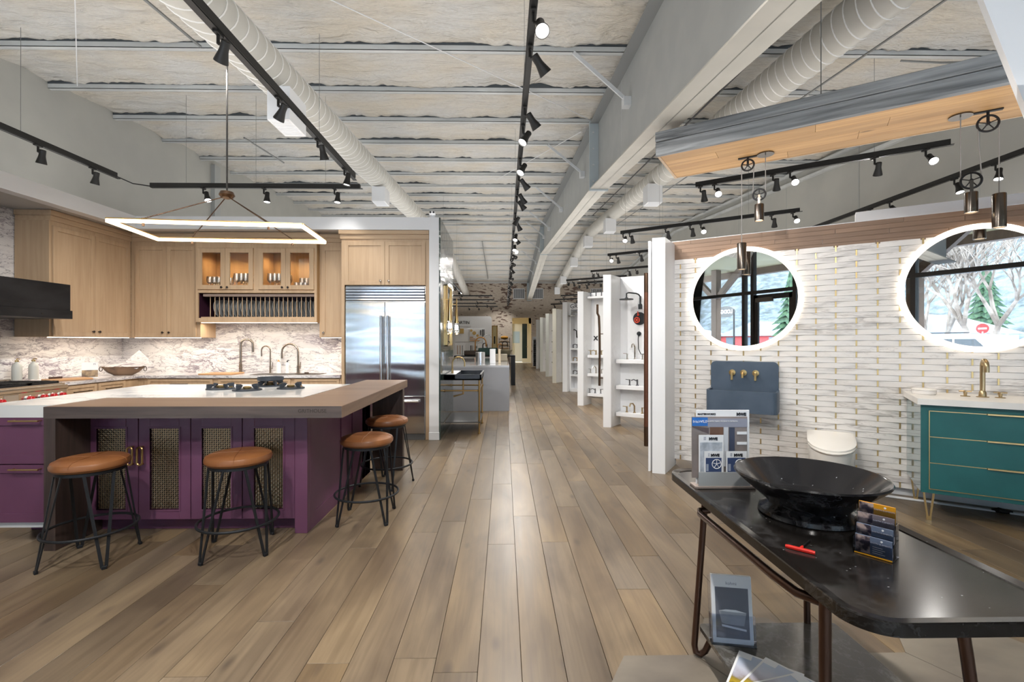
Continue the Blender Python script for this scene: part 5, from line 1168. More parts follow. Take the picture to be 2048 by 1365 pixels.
# brochure holder on the shelf
b2 = T('leaflet_holder', 'clear acrylic holder with bathtub leaflets on the lower shelf', 'brochure holder', (.842, 1.893, .1505), R(-10))
w2 = .172
def lean(mb, a=-9): return mb.xf(Matrix.Rotation(R(a), 4, 'X'))
lean(MB().box(0, w2, .030, .033, 0, .255).box(0, w2, .0, .003, 0, .115).box(0, .003, 0, .03, 0, .115).box(w2-.003, w2, 0, .03, 0, .115)).box(0, w2, -.004, .045, 0, .003).build('holder', ACRYL, b2)
lf2 = T('bathtub_leaflet', 'white leaflet with a grey bathtub picture in the clear holder', 'leaflet', (.842, 1.893, .1535), R(-10))
lean(MB().box(.008, w2-.008, .006, .022, .002, .262)).build('sheet', PAPER, lf2); lean(MB().box(.022, w2-.022, .0052, .006, .022, .215)).build('picture', mat('print_slate', (.16, .165, .20), .4), lf2)
tb2 = MB(); tb2.add([(x, .0046, z) for x, z in ((.034, .125), (.06, .131), (.10, .131), (w2-.032, .122), (w2-.042, .072), (.06, .075), (.044, .08))], [tuple(range(7))]); lean(tb2).build('bathtub_picture', mat('print_tub', (.42, .43, .47), .4), lf2)
tb2 = MB(); tb2.add([(x, .0042, z) for x, z in ((.034, .125), (.06, .131), (.10, .131), (w2-.032, .122), (.10, .122), (.06, .123))], [tuple(range(6))]); lean(tb2).build('tub_rim_picture', WTX, lf2)
tb2 = MB(); tb2.add([(x, .0042, z) for x, z in ((.044, .066), (w2-.034, .052), (w2-.034, .060), (.044, .074))], [(0, 1, 2, 3)]); lean(tb2).build('plinth_picture', WTX, lf2)
o_ = text('kohmi', .017, (w2/2, .004, .226), IGR, lf2); o_.rotation_euler = (R(90-9), 0, 0); o_.location = (w2/2, .004+.226*math.sin(R(9))*0+.0375, .222)
# magazines on the shelf
MAGP = mat('magazine_cover', (.5, .5, .5), .35); t, b = pr(MAGP)
gco = t.n('TexCoord').outputs['Generated']; sp3 = t.n('SeparateXYZ', i0=gco).outputs
nn = t.n('TexNoise', Vector=gco, Scale=7., Detail=5.).outputs[0]
gg = t.n('Math', {'operation': 'MULTIPLY_ADD'}, i0=nn, i1=.3, i2=sp3[1]).outputs[0]
L(MAGP, ramp(t, gg, [(.30, (.05, .06, .03)), (.42, (.55, .38, .02)), (.52, (.30, .22, .05)), (.60, (.45, .42, .48)), (.80, (.62, .64, .74)), (1., (.50, .58, .72))]), b.inputs['Base Color'])
for k, (x, y, rz, lab) in enumerate(((.93, 1.665, -38, 'magazine with mountain autumn cover at the back of the fan on the shelf'), (.965, 1.62, -52, 'magazine with mountain cover in the middle of the fan on the shelf'), (.965, 1.56, -76, 'magazine with mountain cover on top of the fan nearest the edge'))):
    m_ = T('magazine', lab, 'magazine', (x, y, .151+.0065*k), R(rz), 'fanned magazines on the table shelf')
    MB().box(-.11, .11, -.14, .14, 0, .005, .0005).build('pages', PAPER, m_); MB().box(-.102, .102, -.13, .13, .005, .0056).build('cover', MAGP, m_); MB().box(-.105, -.06, .10, .13, .0056, .006).build('label', PAPER, m_)
# ================================================================ partition side: sconces, brass mirror, console basin
def sconce(y, lab):
    s_ = T('wall_sconce', lab, 'wall light', (-.885, y, 1.90))
    MB().box(0, .008, -.03, .03, -.06, .30).build('back_plate', BRASS, s_)
    MB().tube([(.008, 0, .10), (.085, 0, .10), (.085, 0, .16)], .008, 8).build('arm', BRASS, s_)
    MB().lathe([(.036, -.22), (.030, -.16), (.012, .06), (.008, .18), (.003, .20)], 14, (.085, 0, 0)).build('brass_cone', BRASS, s_)
    MB().lathe([(.036, -.22), (.052, -.27), (.058, -.33), (.050, -.375), (.02, -.41), (.002, -.415)], 10, (.085, 0, 0), cap=False).build('crystal_drop', CRYST, s_)
    MB().lathe([(.012, -.26), (.018, -.30), (.012, -.33)], 8, (.085, 0, 0)).build('bulb', LENS, s_)
sconce(6.98, 'brass and crystal drop sconce nearest the white partition end'); sconce(7.95, 'brass and crystal drop sconce further along the green tiled wall')
bmr = T('wall_mirror', 'narrow brass framed mirror on the green tiled wall over the console basin', 'mirror', (-.885, 7.47, 1.30)); bmr['kind'] = 'thing'
MB().box(0, .03, -.32, .32, 0, .02).box(0, .03, -.32, .32, .92, .94).box(0, .03, -.32, -.30, 0, .94).box(0, .03, .30, .32, 0, .94).build('frame', BRASS, bmr); MB().box(0, .012, -.30, .30, .02, .92).build('mirror_glass', MIRR, bmr)
co = T('console_basin', 'dark slate console basin on brass pipe legs with a lower shelf', 'basin', (-.884, 6.96, 0))
CW, CD = .545, .98
MB().box(0, CW, 0, CD, .80, .82).box(0, .02, 0, CD, .80, .885).box(CW-.02, CW, 0, CD, .80, .885).box(0, CW, 0, .02, .80, .885).box(0, CW, CD-.02, CD, .80, .885).box(0, .16, 0, CD, .80, .878).build('trough', CONS, co)
MB().box(CW-.002, CW+.001, 0, CD, .876, .887).box(.0, .16, 0.02, CD-.02, .878, .882).build('pale_rim', STONEW, co)
for y in (.05, CD-.05):
    MB().tube([(CW-.03, y, 0), (CW-.03, y, .80)], .014, 10).lathe([(.022, .62), (.024, .64), (.022, .66)], 12, (CW-.03, y, 0)).lathe([(.022, 0), (.022, .02)], 12, (CW-.03, y, 0)).lathe([(.02, .17), (.02, .20)], 12, (CW-.03, y, 0)).build('leg', BRASSD, co)
    MB().tube([(.0, y, .64), (CW-.03, y, .64)], .012, 10).lathe([(.022, .0), (.022, .012)], 12, (0, y, .64), 'x').build('rail', BRASSD, co)
MB().tube([(CW-.03, .05, .66), (CW-.03, CD-.05, .66)], .011, 8).build('side_rail', BRASSD, co)
MB().box(.01, CW-.01, .02, CD-.02, .165, .18).build('shelf', mat('dark_shelf', (.05, .05, .05), .3), co); MB().tube([(.25, .35, .80), (.25, .35, .56), (.1, .35, .52)], .014, 8).build('waste_pipe', BRASSD, co)
goose('console_tap', 'small brass gooseneck tap on the slate console basin', (-.80, 7.30, .883), 0, .25, .19, .011, BRASS, .016)
o = MB().box(-.885, -.878, 6.68, 6.75, 1.03, 1.15, .002).build('wall_socket', WHITE); tag(o, 'small white socket plate on the green tiled wall', 'socket')
# ================================================================ middle of the showroom
gi = T('grey_island', 'pale grey quartz waterfall island in the middle of the showroom', 'island', (0, 0, 0))
MB().box(-1.45, .105, 9.27, 13.0, .86, .90, .002).build('top', mat('polished_quartz', (.52, .53, .55), .06, coat=.5), gi); MB().box(-1.45, .105, 9.265, 9.31, 0, .86).box(-1.45, .105, 12.96, 13, 0, .86).box(-1.45, .04, 9.31, 12.96, 0, .86).build('waterfall_end', GREYT, gi)
MB().box(.04, .105, 9.6, 9.62, .0, .86).box(.04, .10, 9.6, 12.9, .30, .32).box(.04, .10, 9.6, 12.9, .58, .60).build('side_shelf', WHITE, gi)
o = MB().lathe([(.10, 0), (.10, .24), (.09, .25), (.001, .25)], 24, cap=False).build('steel_canister', CHROME); o.location = (-.50, 9.9, .9005); tag(o, 'polished steel canister on the grey island', 'canister')
for x, y, w_, h, m_, lab in ((-.30, 9.95, .12, .31, PAPER, 'white standing card box on the grey island'), (-.12, 9.95, .05, .31, mat('tan_sample', (.62, .52, .38), .5), 'slim tan sample block standing on the grey island'), (-.64, 10.3, .05, .12, mat('small_box', (.6, .4, .3), .5), 'tiny framed sample on the grey island')):
    o = MB().box(0, w_, 0, .05, 0, h, .003).build('sample_block', m_); o.location = (x, y, .9005); tag(o, lab, 'sample')
o = MB().box(0, .40, 0, .5, 0, .16, .01).build('beige_box', mat('beige_sample', (.50, .44, .34), .6)); o.location = (-.02-.30, 11.2, .9005); tag(o, 'beige stone sample block at the back right of the grey island', 'sample')
bt = T('black_table', 'long black steel table carrying basins and tall taps', 'table', (0, 0, 0))
MB().box(-1.55, .35, 14.6, 15.4, .89, .93).build('top', BLACKM, bt)
for x in (-1.55, .22): MB().box(x, x+.13, 14.6, 15.4, 0, .89).build('leg', mat('table_leg_navy', (.02, .024, .03), .5), bt)
MB().box(.10, .16, 14.62, 15.38, 0, .89).build('inner_leg', mat('walnut_leg', (.12, .07, .045), .5), bt)
def tub(name, lab, x, y, w_, d_, h, m, z=.931):
    b_ = T(name, lab, 'basin', (x, y, z)); MB().box(0, w_, 0, .02, 0, h).box(0, w_, d_-.02, d_, 0, h).box(0, .02, 0, d_, 0, h).box(w_-.02, w_, 0, d_, 0, h).box(0, w_, 0, d_, 0, .02).build('bowl', m, b_); return b_
tub('box_basin', 'brown bronze box basin at the left of the black table', -1.24, 14.62, .42, .4, .145, mat('brown_basin', (.055, .035, .025), .4))
tub('box_basin', 'dark green box basin in the middle of the black table', -.80, 14.62, .60, .42, .23, mat('green_basin', (.02, .06, .05), .35))
o = MB().lathe([(.12, 0), (.15, .02), (.235, .17), (.225, .17), (.14, .03), (.001, .02)], 24, cap=False).build('stone_basin', mat('cream_stone', (.60, .54, .38), .5)); o.location = (.04, 14.95, .931); tag(o, 'cream stone bowl basin at the right of the black table', 'basin')
COP = mat('copper_tap', (.55, .27, .09), .3, 1.)
for k, (x, y, h, rr, m_, lab) in enumerate(((-.86, 14.9, .57, .34, COP, 'large copper arched tap in front on the black table'), (-.66, 15.15, .66, .26, CHROME, 'tall chrome arched tap behind the copper tap'), (-.86, 15.25, .42, .2, CHROME, 'small chrome arched tap behind the copper arch'), (-.68, 15.0, .38, .14, BLACKM, 'small black arched tap inside the copper arch'), (-.05, 14.9, .44, .16, BLACKM, 'black arched tap beside the cream stone bowl'), (-.2, 15.2, .36, .14, COP, 'short copper tap behind the green basin'))):
    goose('sample_tap', lab, (x-(0 if k else .05), y, .93), 0, h, rr, .014 if k else .02, m_, lever=0)
mdb = T('display_board', 'white display board of brass hardware samples under a lettered sign', 'display board', (-2.6, 19.0, 0))
po = [(0, 0), (2.1, 0), (2.1, 2.28)]+[(2.1-.1+.1*math.cos(R(a)), 2.28+.1*math.sin(R(a))) for a in range(15, 91, 15)]+[(0, 2.38)]; n = len(po)
mb = MB(); mb.add([(x, y, z) for y in (0, .08) for x, z in po], [tuple(range(n)), tuple(range(n, 2*n))[::-1]]+[(i, (i+1) % n, n+(i+1) % n, n+i) for i in range(n)]); mb.build('panel', WHITE, mdb)
text('MARTIN', .17, (.90, -.012, 2.07), INK, mdb, bold=.002)
MB().box(.44, 1.30, -.01, -.004, 1.98, 2.28).build('sign_panel', mat('sign_panel_white', (.8, .82, .84), .4), mdb)
for x, z, w_, h in ((.62, 1.35, .58, .52), (1.18, 1.35, .62, .52), (.62, .72, .42, .55), (1.18, .72, .62, .55), (.62, .22, .42, .42)):
    MB().box(x, x+w_, -.02, -.002, z, z+h, .004).build('sample_panel', PAPER, mdb)
gold = mat('gold_sample', (.55, .36, .12), .35, .6)
for x, z, r_ in ((1.28, 1.80, .05), (1.40, 1.70, .075), (1.53, 1.60, .05), (1.50, 1.13, .05), (1.43, .93, .09), (1.27, .80, .05)): MB().lathe([(r_, -.04), (r_, -.02)], 16, (x, 0, z), 'y').build('rosette', gold if z > 1.4 else PIPM, mdb)
for x, z, w_, h, m_ in ((.80, 1.68, .18, .2, gold), (1.22, 1.52, .14, .03, COP), (1.22, 1.45, .22, .03, COP), (1.22, 1.38, .40, .03, COP), (1.64, 1.62, .03, .2, BLACKM), (1.72, 1.55, .03, .3, BLACKM), (1.66+.12, 1.45, .03, .4, BLACKM), (.72, .80, .02, .4, COP), (.82, .80, .02, .4, COP), (.92, .80, .02, .4, PIPM), (1.25, .92, .03, .28, BLACKM), (1.32, .90, .03, .3, PIPM), (.66, .50, .34, .05, COP), (.66, .38, .34, .05, BRASSD), (.66, .28, .34, .05, COP)):
    MB().box(x, x+w_, -.04, -.018, z, z+h, .003).build('handle_sample', m_, mdb)
gf = T('gold_panel', 'tall narrow gold framed panel beside the white display board', 'panel', (-.57, 22.0, -.25)); MB().box(0, .05, 0, .04, .25, 2.35).box(.22, .27, 0, .04, .25, 2.35).box(0, .27, 0, .04, 2.31, 2.35).box(0, .27, 0, .04, .25, .29).build('frame', mat('gold_wood', (.50, .30, .08), .5), gf); MB().box(.05, .22, .01, .03, .29, 2.31).build('inset', mat('gold_inset', (.62, .52, .28), .5), gf); MB().box(.10, .16, .0, .01, 1.5, 1.85).build('lettering_band', BLACKM, gf)
rk = T('sample_rack', 'black shelf rack of wood samples in front of the brick wall', 'rack', (-.25, 22.5, 0))
for x in (0, .52):
    for y in (0, .4): MB().box(x, x+.02, y, y+.02, 0, 1.55).build('post', BLACKM, rk)
for z in (.3, .62, .95, 1.12, 1.30, 1.46): MB().box(0, .54, 0, .42, z, z+.02).build('shelf', BLACKM, rk)
for k, z in enumerate((.97, 1.14, 1.32)):
    o = MB().box(0, .44, 0, .3, 0, .09-.01*k, .004).build('wood_sample', OAKH); o.location = (-.20, 22.55, z+.003); tag(o, ['stack of oak samples on the lower visible rack shelf', 'stack of oak samples on the middle rack shelf', 'stack of oak samples on the upper rack shelf'][k], 'sample')
o = MB().lathe([(.10, 0), (.18, .03), (.19, .08), (.15, .13), (.03, .15), (.001, .15)], 18, cap=False).build('orange_pumpkin', mat('pumpkin', (.60, .28, .02), .45)); o.location = (.02, 22.7, 1.4805); tag(o, 'flat orange pumpkin on top of the black sample rack', 'ornament')
# ================================================================ white display bays down the right side
def P2(u, n): return BP(u, n)[:2]
bays = [(-2.77, -7.14), (-4.166, -9.251), (-5.643, -11.549), (-7.084, -13.744), (-8.567, -16.05), (-10.169, -18.52), (-11.437, -20.42)]
PVEIN = marble('panel_marble', (.82, .83, .84), (.50, .50, .51), .3, scale=.9, strength=.4, kind='Object')
PALM = [WHITE, WHITE, WHITE, mat('cream_panel', (.78, .76, .66), .5), mat('pale_green_panel', (.66, .68, .64), .5), mat('pale_green_panel'), WHITE]
for k, (u, n_) in enumerate(bays):
    f = T('display_bay', ['white marble backed shower display bay nearest the tiled wall', 'second white shower display bay from the tiled wall', 'third white display bay with niches and a lettered top', 'cream sided fourth display bay', 'pale fifth display bay with small levers', 'pale sixth display bay with small levers', 'seventh display bay nearest the far doorway'][k], 'display stand', BP(u, n_), RB)
    pw = .125
    MB().prism([(-.0, 0), (pw-.012, .05), (pw-.012, .075), (pw+.06, .44), (-.02+.01, .44), (-.01, .05)] if False else [(0, 0), (.112, .048), (.132, .435), (.02, .435)], 0, 2.44).build('side_post', PALM[k], f)
    MB().prism([(.113, .06), (.1145, .06), (.1345, .434), (.1315, .434)], .02, 2.42).build('marble_face', PVEIN, f)
    if k != 2:
        MB().box(.06, 1.42, .44, .50, .13 if k < 2 else 0, 2.44).build('back_panel', PALM[k], f)
        MB().box(.29 if k == 0 else .2, 1.40, .436, .44, .14, 2.36).build('inner_panel', PVEIN if k == 0 else WHITEG, f)
shelf_m = {}
def on(k, u, y, z): return (*BP(bays[k][0]+u, bays[k][1]-y)[:2], z)
for k, zs in ((0, (1.02, .60, .165)), (1, (1.02, .62, .19))):
    f = [o_ for o_ in bpy.data.objects if o_.name.startswith('display_bay')][k]
    for z in zs: MB().box(.14, .90, .20, .436, z, z+.062, .003).build('shelf', WHITE, f)
    MB().box(.14, .92, .20, .436, 2.30, 2.34).build('top_shelf', WHITE, f) if k == 1 else None
# third bay: cupboard with niches
f = [o_ for o_ in bpy.data.objects if o_.name.startswith('display_bay')][2]
mb = MB().box(.13, .62, .16, .45, 0, .08).box(.13, .17, .16, .45, 0, 2.40).box(.58, .62, .16, .45, 0, 2.4).box(.17, .58, .42, .45, 0, 2.4).box(.17, .58, .16, .45, 2.24, 2.40)
for z in (.42, .78, 1.14): mb.box(.17, .58, .16, .42, z, z+.05)
mb.build('niche_unit', WHITE, f)
text('GRAFF', .17, (.15, .155, 2.27), INK, f, align='LEFT')
# taps and fittings in the bays
def tapset(lab, loc, m, kind=0):
    t_ = T('tap_set', lab, 'tap', loc, RB)
    if kind == 0:
        MB().lathe([(.022, 0), (.022, .01), (.014, .02)], 12).tube([(0, 0, .015), (0, 0, .20), (-.005, -.02, .235), (-.01, -.06, .25), (-.015, -.10, .235), (-.015, -.11, .19)], .012, 10).build('spout', m, t_)
    elif kind == 1:
        MB().lathe([(.025, 0), (.025, .01), (.014, .02), (.014, .10)], 12).tube([(.0, 0, .07), (-.05, -.03, .10), (-.08, -.06, .085)], .010, 8).build('spout', m, t_)
    else:
        MB().lathe([(.022, 0), (.022, .01), (.013, .02)], 12).tube([(0, 0, .015), (0, 0, .11), (-.02, -.02, .15), (-.05, -.05, .15), (-.06, -.06, .10)], .012, 10).build('spout', m, t_)
    for s_ in (-1, 1):
        MB().lathe([(.022, 0), (.022, .008), (.011, .018), (.013, .08), (.013, .095)], 12, (s_*.125, 0, 0)).tube([(s_*.125, 0, .09), (s_*.19, -.01, .095)], .006, 8).build('lever', m, t_)
NK = mat('polished_nickel', (.62, .58, .52), .15, 1.); CHB = mat('dark_chrome', (.30, .30, .32), .15, 1.)
tapset('polished nickel tap set on the top shelf of the nearest shower bay', on(0, .42, .30, 1.083), NK)
tapset('dark chrome low tap set on the middle shelf of the nearest shower bay', on(0, .46, .30, .663), CHB, 1)
tapset('brass tap set on the lowest shelf of the nearest shower bay', on(0, .42, .28, .228), GV, 2)
tapset('small brass tap set on the top shelf of the second bay', on(1, .30, .30, 1.083), GV, 1)
tapset('small nickel tap set on the middle shelf of the second bay', on(1, .30, .30, .683), NK, 2)
tapset('low black and nickel tap set on the bottom shelf of the second bay', on(1, .28, .30, .253), CHB, 1)
tapset('nickel tap set on the top ledge of the second bay', on(1, .30, .30, 2.341), CHB, 2)
for k, z in enumerate((.473, .833, 1.193)): tapset(['dark tap set in the lowest open niche of the third bay', 'bronze tap set in the middle niche of the third bay', 'black tap set in the upper niche of the third bay'][k], on(2, .30, .30, z), [BLKN, BRASSD, BLACKM][k], 1)
tp_ = T('shower_tap', 'black wall mounted bridge tap on the third bay', 'tap', on(2, .30, .41, 1.48), RB); MB().tube([(-.06, 0, 0), (-.06, -.02, .18), (-.12, -.05, .22), (-.16, -.08, .18)], .016, 8).tube([(-.06, 0, .0), (.10, -.02, .02)], .02, 8).build('body', BLACKM, tp_)
def rainhead(lab, k, u, z, m, r=.105, arm=.19):
    s_ = T('rain_shower', lab, 'shower', on(k, u, .43, z), RB)
    MB().box(-.03, .03, -.02, 0, -.10, -.02, .004).tube([(0, -.012, -.05), (0, -.012, .10), (-.02, -.03, .135), (-.05, -.07, .15), (-.13, -.20, .155), (-.15, -.24, .14), (-.15, -.245, .07)], .012, 10).build('arm', m, s_)
    MB().lathe([(.02, .075), (.03, .06), (r, .052), (r, .038), (.001, .036)], 28, (-.15, -.245, 0), cap=False).build('rain_disc', m, s_)
BLKF = mat('matt_black_fitting', (.03, .034, .038), .4, .4)
rainhead('black rain shower head on the nearest shower bay', 0, .47, 2.00, BLKF, .11)
rainhead('grey rain shower head on the third bay', 2, .34, 2.02, NK, .12)
sb = T('hand_shower', 'black hand shower on a slide bar with looped hose in the nearest bay', 'shower', on(0, .66, .436, 0), RB)
MB().tube([(0, -.05, 1.42), (0, -.05, 2.07)], .010, 10).build('slide_bar', BLKF, sb)
for z in (1.46, 2.03): MB().lathe([(.022, -.06), (.022, -.03), (.014, -.028), (.014, 0)], 12, (0, 0, z), 'y').build('bracket', BLKF, sb)
MB().lathe([(.024, -.075), (.024, -.03)], 12, (0, 0, 1.86), 'y').tube([(-.075, -.07, 1.86), (.05, -.06, 1.86)], .012, 8).build('slider', BLKF, sb)
MB().tube([(-.09, -.08, 1.80), (-.09, -.085, 1.98), (-.09, -.09, 2.06)], [.010, .013, .017], 10).build('handset', BLKF, sb)
MB().tube([(-.09, -.08, 1.80), (-.085, -.07, 1.55), (-.05, -.06, 1.35), (-.06, -.05, 1.22), (-.11, -.045, 1.165), (-.17, -.045, 1.17), (-.21, -.045, 1.25), (-.215, -.045, 1.40), (-.21, -.05, 1.49)], .0065, 8).build('hose', BLKF, sb)
MB().lathe([(.035, -.02), (.035, 0)], 16, (-.21, 0, 1.50), 'y').lathe([(.014, -.05), (.014, -.02)], 10, (-.21, 0, 1.50), 'y').build('hose_outlet', BLKF, sb)
vl = T('shower_valve', 'round black shower valve with orange red wheel handle', 'valve', on(0, .455, .436, 1.745), RB)
MB().lathe([(.105, -.012), (.105, 0)], 36, (0, 0, 0), 'y').build('plate', BLKF, vl)
ORR = mat('vermilion', (.65, .07, .03), .4)
w_ = MB().tube([(-.025+.042*math.cos(2*math.pi*q/24), -.06, -.025+.042*math.sin(2*math.pi*q/24)) for q in range(24)], .007, 6, True)
for q in range(5): w_.tube([(-.025, -.06, -.025), (-.025+.042*math.cos(R(72*q)), -.06, -.025+.042*math.sin(R(72*q)))], .005, 6)
w_.lathe([(.012, -.065), (.012, -.012)], 10, (-.025, 0, -.025), 'y').build('wheel_handle', ORR, vl); MB().tube([(-.015, -.03, .06), (-.015, -.05, .115)], .008, 8).lathe([(.018, -.035), (.018, -.012)], 12, (-.015, 0, .06), 'y').build('lever', ORR, vl)
text('X', .12, on(1, .24, .43, 1.40), INK, None, (R(90), 0, RB), bold=.008, name='wall_letter'); o = bpy.data.objects['wall_letter']; tag(o, 'black letter X on the back of the second bay', 'lettering')
def pull(lab, x, y, z0, z1, r, rz=0):
    p_ = T('door_pull', lab, 'door handle', (x, y, 0), rz); MB().tube([(0, 0, z0+.22), (0, 0, z1-.22)], r, 14).build('copper_bar', COPPER, p_)
    MB().tube([(0, 0, z0), (0, 0, z0+.22)], r, 14).build('lower_sleeve', BRONZE, p_); MB().tube([(0, 0, z1-.22), (0, 0, z1)], r, 14).build('upper_sleeve', BRONZE, p_)
    for z in (z0+.08, z1-.08): MB().tube([(0, 0, z), (.07, .04, z)], .008, 8).build('standoff', BLACKM, p_)
pull('tall copper and bronze tube door pull beside the white column', 1.612, 5.30, .19, 2.15, .026)
p_ = T('door_pull', 'tall bent dark bronze door pull beside the second bay', 'door handle', on(0, .0, .0, 0)); p_.location = (1.62, 7.95, 0)
MB().tube([(0, 0, 1.5), (.13, -.04, 1.5)], .008, 6).tube([(0, 0, .75), (.13, -.04, .75)], .008, 6).tube([(-.035, 0, 2.0), (-.035, 0, 1.85), (-.01, 0, 1.80), (0, 0, 1.6), (.005, 0, 1.2), (.0, 0, .9), (.0, 0, .62)], .020, 8).build('bar', BRONZE, p_)
lv = None
for k in range(3, 7):
    for q, z in enumerate((.55, .95, 1.35, 1.78)):
        loc = on(k, .125 if k != 3 else .3, .30, z)
        if lv is None:
            lv = T('door_lever', 'small dark lever handle', 'door handle', loc, RB); MB().lathe([(.025, 0), (.025, .02)], 10, (0, 0, 0), 'x').tube([(.02, 0, 0), (.06, 0, 0), (.06, -.11, 0)], .012, 6).build('lever', BLKN, lv); o = lv
        else: o = dup(lv, loc)
        o['label'] = 'small dark lever handle, %s from the floor on the %s display bay' % (ORD(q), ORD(k)); o['group'] = 'lever handles on the far display bays'
rw = T('sample_tower', 'white slotted sample tower with black shelves near the far doorway', 'rack', (1.50, 24.4, 0))
MB().box(0, .03, 0, .3, .05, 1.6).box(.30, .33, 0, .3, .05, 1.6).box(0, .33, .28, .3, .05, 1.6).build('frame', WHITE, rw); sl = MB().box(.03, .30, 0, .28, 0, .045).mesh('slot', BLACKM)
for k in range(14): link('slot', sl, rw, (0, 0, .10+k*.10))
# ================================================================ lighting tracks and spotlights
HD = {}
HD['adaptor'] = MB().box(-.018, .018, -.045, .045, -.022, 0, .003).mesh('adaptor', TRACKM)
HD['stem'] = MB().tube([(0, 0, -.02), (0, 0, -.085)], .012, 8).tube([(0, 0, -.085), (.042, 0, -.085)], .010, 8).mesh('stem', TRACKM)
HD['housing'] = MB().lathe([(.004, .036), (.026, .034), (.031, .028), (.031, -.030), (.034, -.05), (.050, -.118), (.050, -.126), (.046, -.126), (.043, -.112), (.001, -.108)], 20, cap=False).mesh('housing', TRACKM)
HD['lens'] = MB().lathe([(.001, -.110), (.042, -.113)], 18, cap=False).mesh('lens', LENS)
HD['far'] = MB().lathe([(.03, .03), (.031, -.03), (.050, -.12), (.001, -.112)], 10, cap=False).mesh('housing', TRACKM)
def head(loc, yaw, tilt, lab, grp, power=1., near=True, warm=False):
    """yaw: compass direction of the beam (0 = away down the room, 180 = towards the lens); tilt from straight down."""
    if loc[1] > 11 and abs(((yaw+180) % 360)-0) < 60 or loc[1] > 11 and abs(((yaw+180) % 360)-360) < 60: tilt = 60; power = min(power, .12)
    h_ = T('track_spotlight', lab, 'spotlight', loc, 0, grp)
    if near: link('adaptor', HD['adaptor'], h_); link('stem', HD['stem'], h_)
    else: link('stem', HD['stem'], h_)
    e = (R(tilt), 0, R(-yaw)); M_ = Euler(e).to_matrix()
    o_ = link('housing', HD['housing'] if near else HD['far'], h_, (.05, 0, -.095), e); link('lens', HD['lens'], o_)
    if power: spot('beam', h_, (.05, 0, -.095), e, SPOT*power, 92, (1, .965, .92), .045).location = Vector((.05, 0, -.095))+M_ @ Vector((0, 0, -.128))
    return h_
def track(lab, a, b_, w_=.055, h_=.06, wires=2):
    a = Vector(a); b_ = Vector(b_); t_ = T('lighting_track', lab, 'lighting track', a); d = b_-a
    MB().bar((0, 0, h_/2), d+Vector((0, 0, h_/2)), w_, h_).build('channel', TRACKM, t_)
    MB().bar((0, 0, -.0035), d*1.012+Vector((0, 0, -.0035)), w_*.72, .007).build('busbar', mat('busbar_black', (.02, .02, .02), .35, .5), t_)
    for k in range(wires):
        p = a+d*((k+.5)/wires); MB().tube([d*((k+.5)/wires)+Vector((0, 0, h_)), d*((k+.5)/wires)+Vector((0, 0, roof(p.y)-a.z+.05))], .0025, 4).build('suspension_wire', PIPM, t_)
    return t_
ZT = 3.65
def dist(k): return ORD(k)
def tilt_lab(o_): return o_
track('black lighting track above the island carrying the pendant stem', (-2.10, -.6, ZT), (-2.10, 6.58, ZT), .07, .07, 3)
for k, y in enumerate((-.2, .8)): head((-2.10, y, ZT), (-8, 8)[k], 48, '%s added unseen forward facing spotlight at the entrance end of the island track' % ORD(k), 'spotlights on the island track', 1.3)  # two heads behind the view, added to brighten the island front
for k, (y, yaw, ti) in enumerate(((3.49, -50, 40), (4.41, -60, 38), (5.33, 15, 22), (6.22, -90, 10))): head((-2.10, y, ZT), yaw, ti, '%s black spotlight from the front on the track above the island' % ORD(k), 'spotlights on the island track', (1.6, 1.5, .5, .2)[k])
track('black lighting track crossing above the kitchen cabinets', (-5.21, 7.03, ZT), (-2.14, 7.03, ZT), .06, .06, 3)
for k, (x, yaw, ti) in enumerate(((-4.45, 130, 28), (-3.56, 170, 8), (-2.52, 180, 8))): head((x, 7.03, ZT), yaw, ti, '%s black spotlight from the left on the track above the kitchen cabinets' % ORD(k), 'spotlights on the kitchen cross track', .08)
track('black lighting track along the left side wall', (-5.38, 1.5, ZT), (-5.38, 6.60, ZT), .06, .06, 2)
for k, (y, yaw, ti) in enumerate(((3.0, -90, 20), (5.52, -60, 16), (6.24, -70, 16))): head((-5.38, y, ZT), yaw, ti, '%s black spotlight from the front on the left side wall track' % ORD(k), 'spotlights on the left wall track', 1.1)
tag(MB().tube([(-5.36, 6.6, 3.66), (-5.30, 6.8, 3.63), (-5.21, 7.0, 3.66)], .008, 6).build('track_cable', BLACKM), 'black cable linking the left wall track to the cross track', 'cable')
track('long black lighting track down the centre of the showroom', (.20, -.9, ZT), (.20, 28.5, ZT), .055, .05, 8)
cl = [(-.4, 5, 48), (.5, -32, 50), (1.4, 38, 50), (2.2, 90, 30), (3.22, 175, 38), (3.62, 60, 45), (4.55, 60, 42), (4.95, 235, 35), (5.85, 225, 35), (6.4, 60, 45), (7.05, 50, 40), (7.4, 70, 40), (8.35, -60, 35), (8.75, 50, 35), (9.7, 200, 30), (10.0, 60, 40), (10.8, 190, 32), (11.3, 150, 38), (12.0, 150, 20), (12.4, 210, 20), (13.2, 160, 20), (13.5, -60, 30), (14.4, 85, 30), (15.0, 200, 30), (15.8, -80, 30), (16.2, 150, 30), (17.4, 85, 35), (17.8, 160, 35), (18.8, -80, 35), (19.6, 160, 35), (20.6, 80, 30), (21.6, 160, 35), (22.7, -75, 30), (23.6, 165, 35), (24.8, 40, 45), (26.2, 170, 35), (27.6, -20, 45)]  # first three heads are out of view, added to brighten camera-facing surfaces
for k, (y, yaw, ti) in enumerate(cl): head((.20, y, ZT), yaw, ti, '%s black spotlight from the front on the long centre track' % ORD(k), 'spotlights on the centre track', 1.15 if k < 3 else (1.0 if k % 2 == 0 else .7), y < 12)
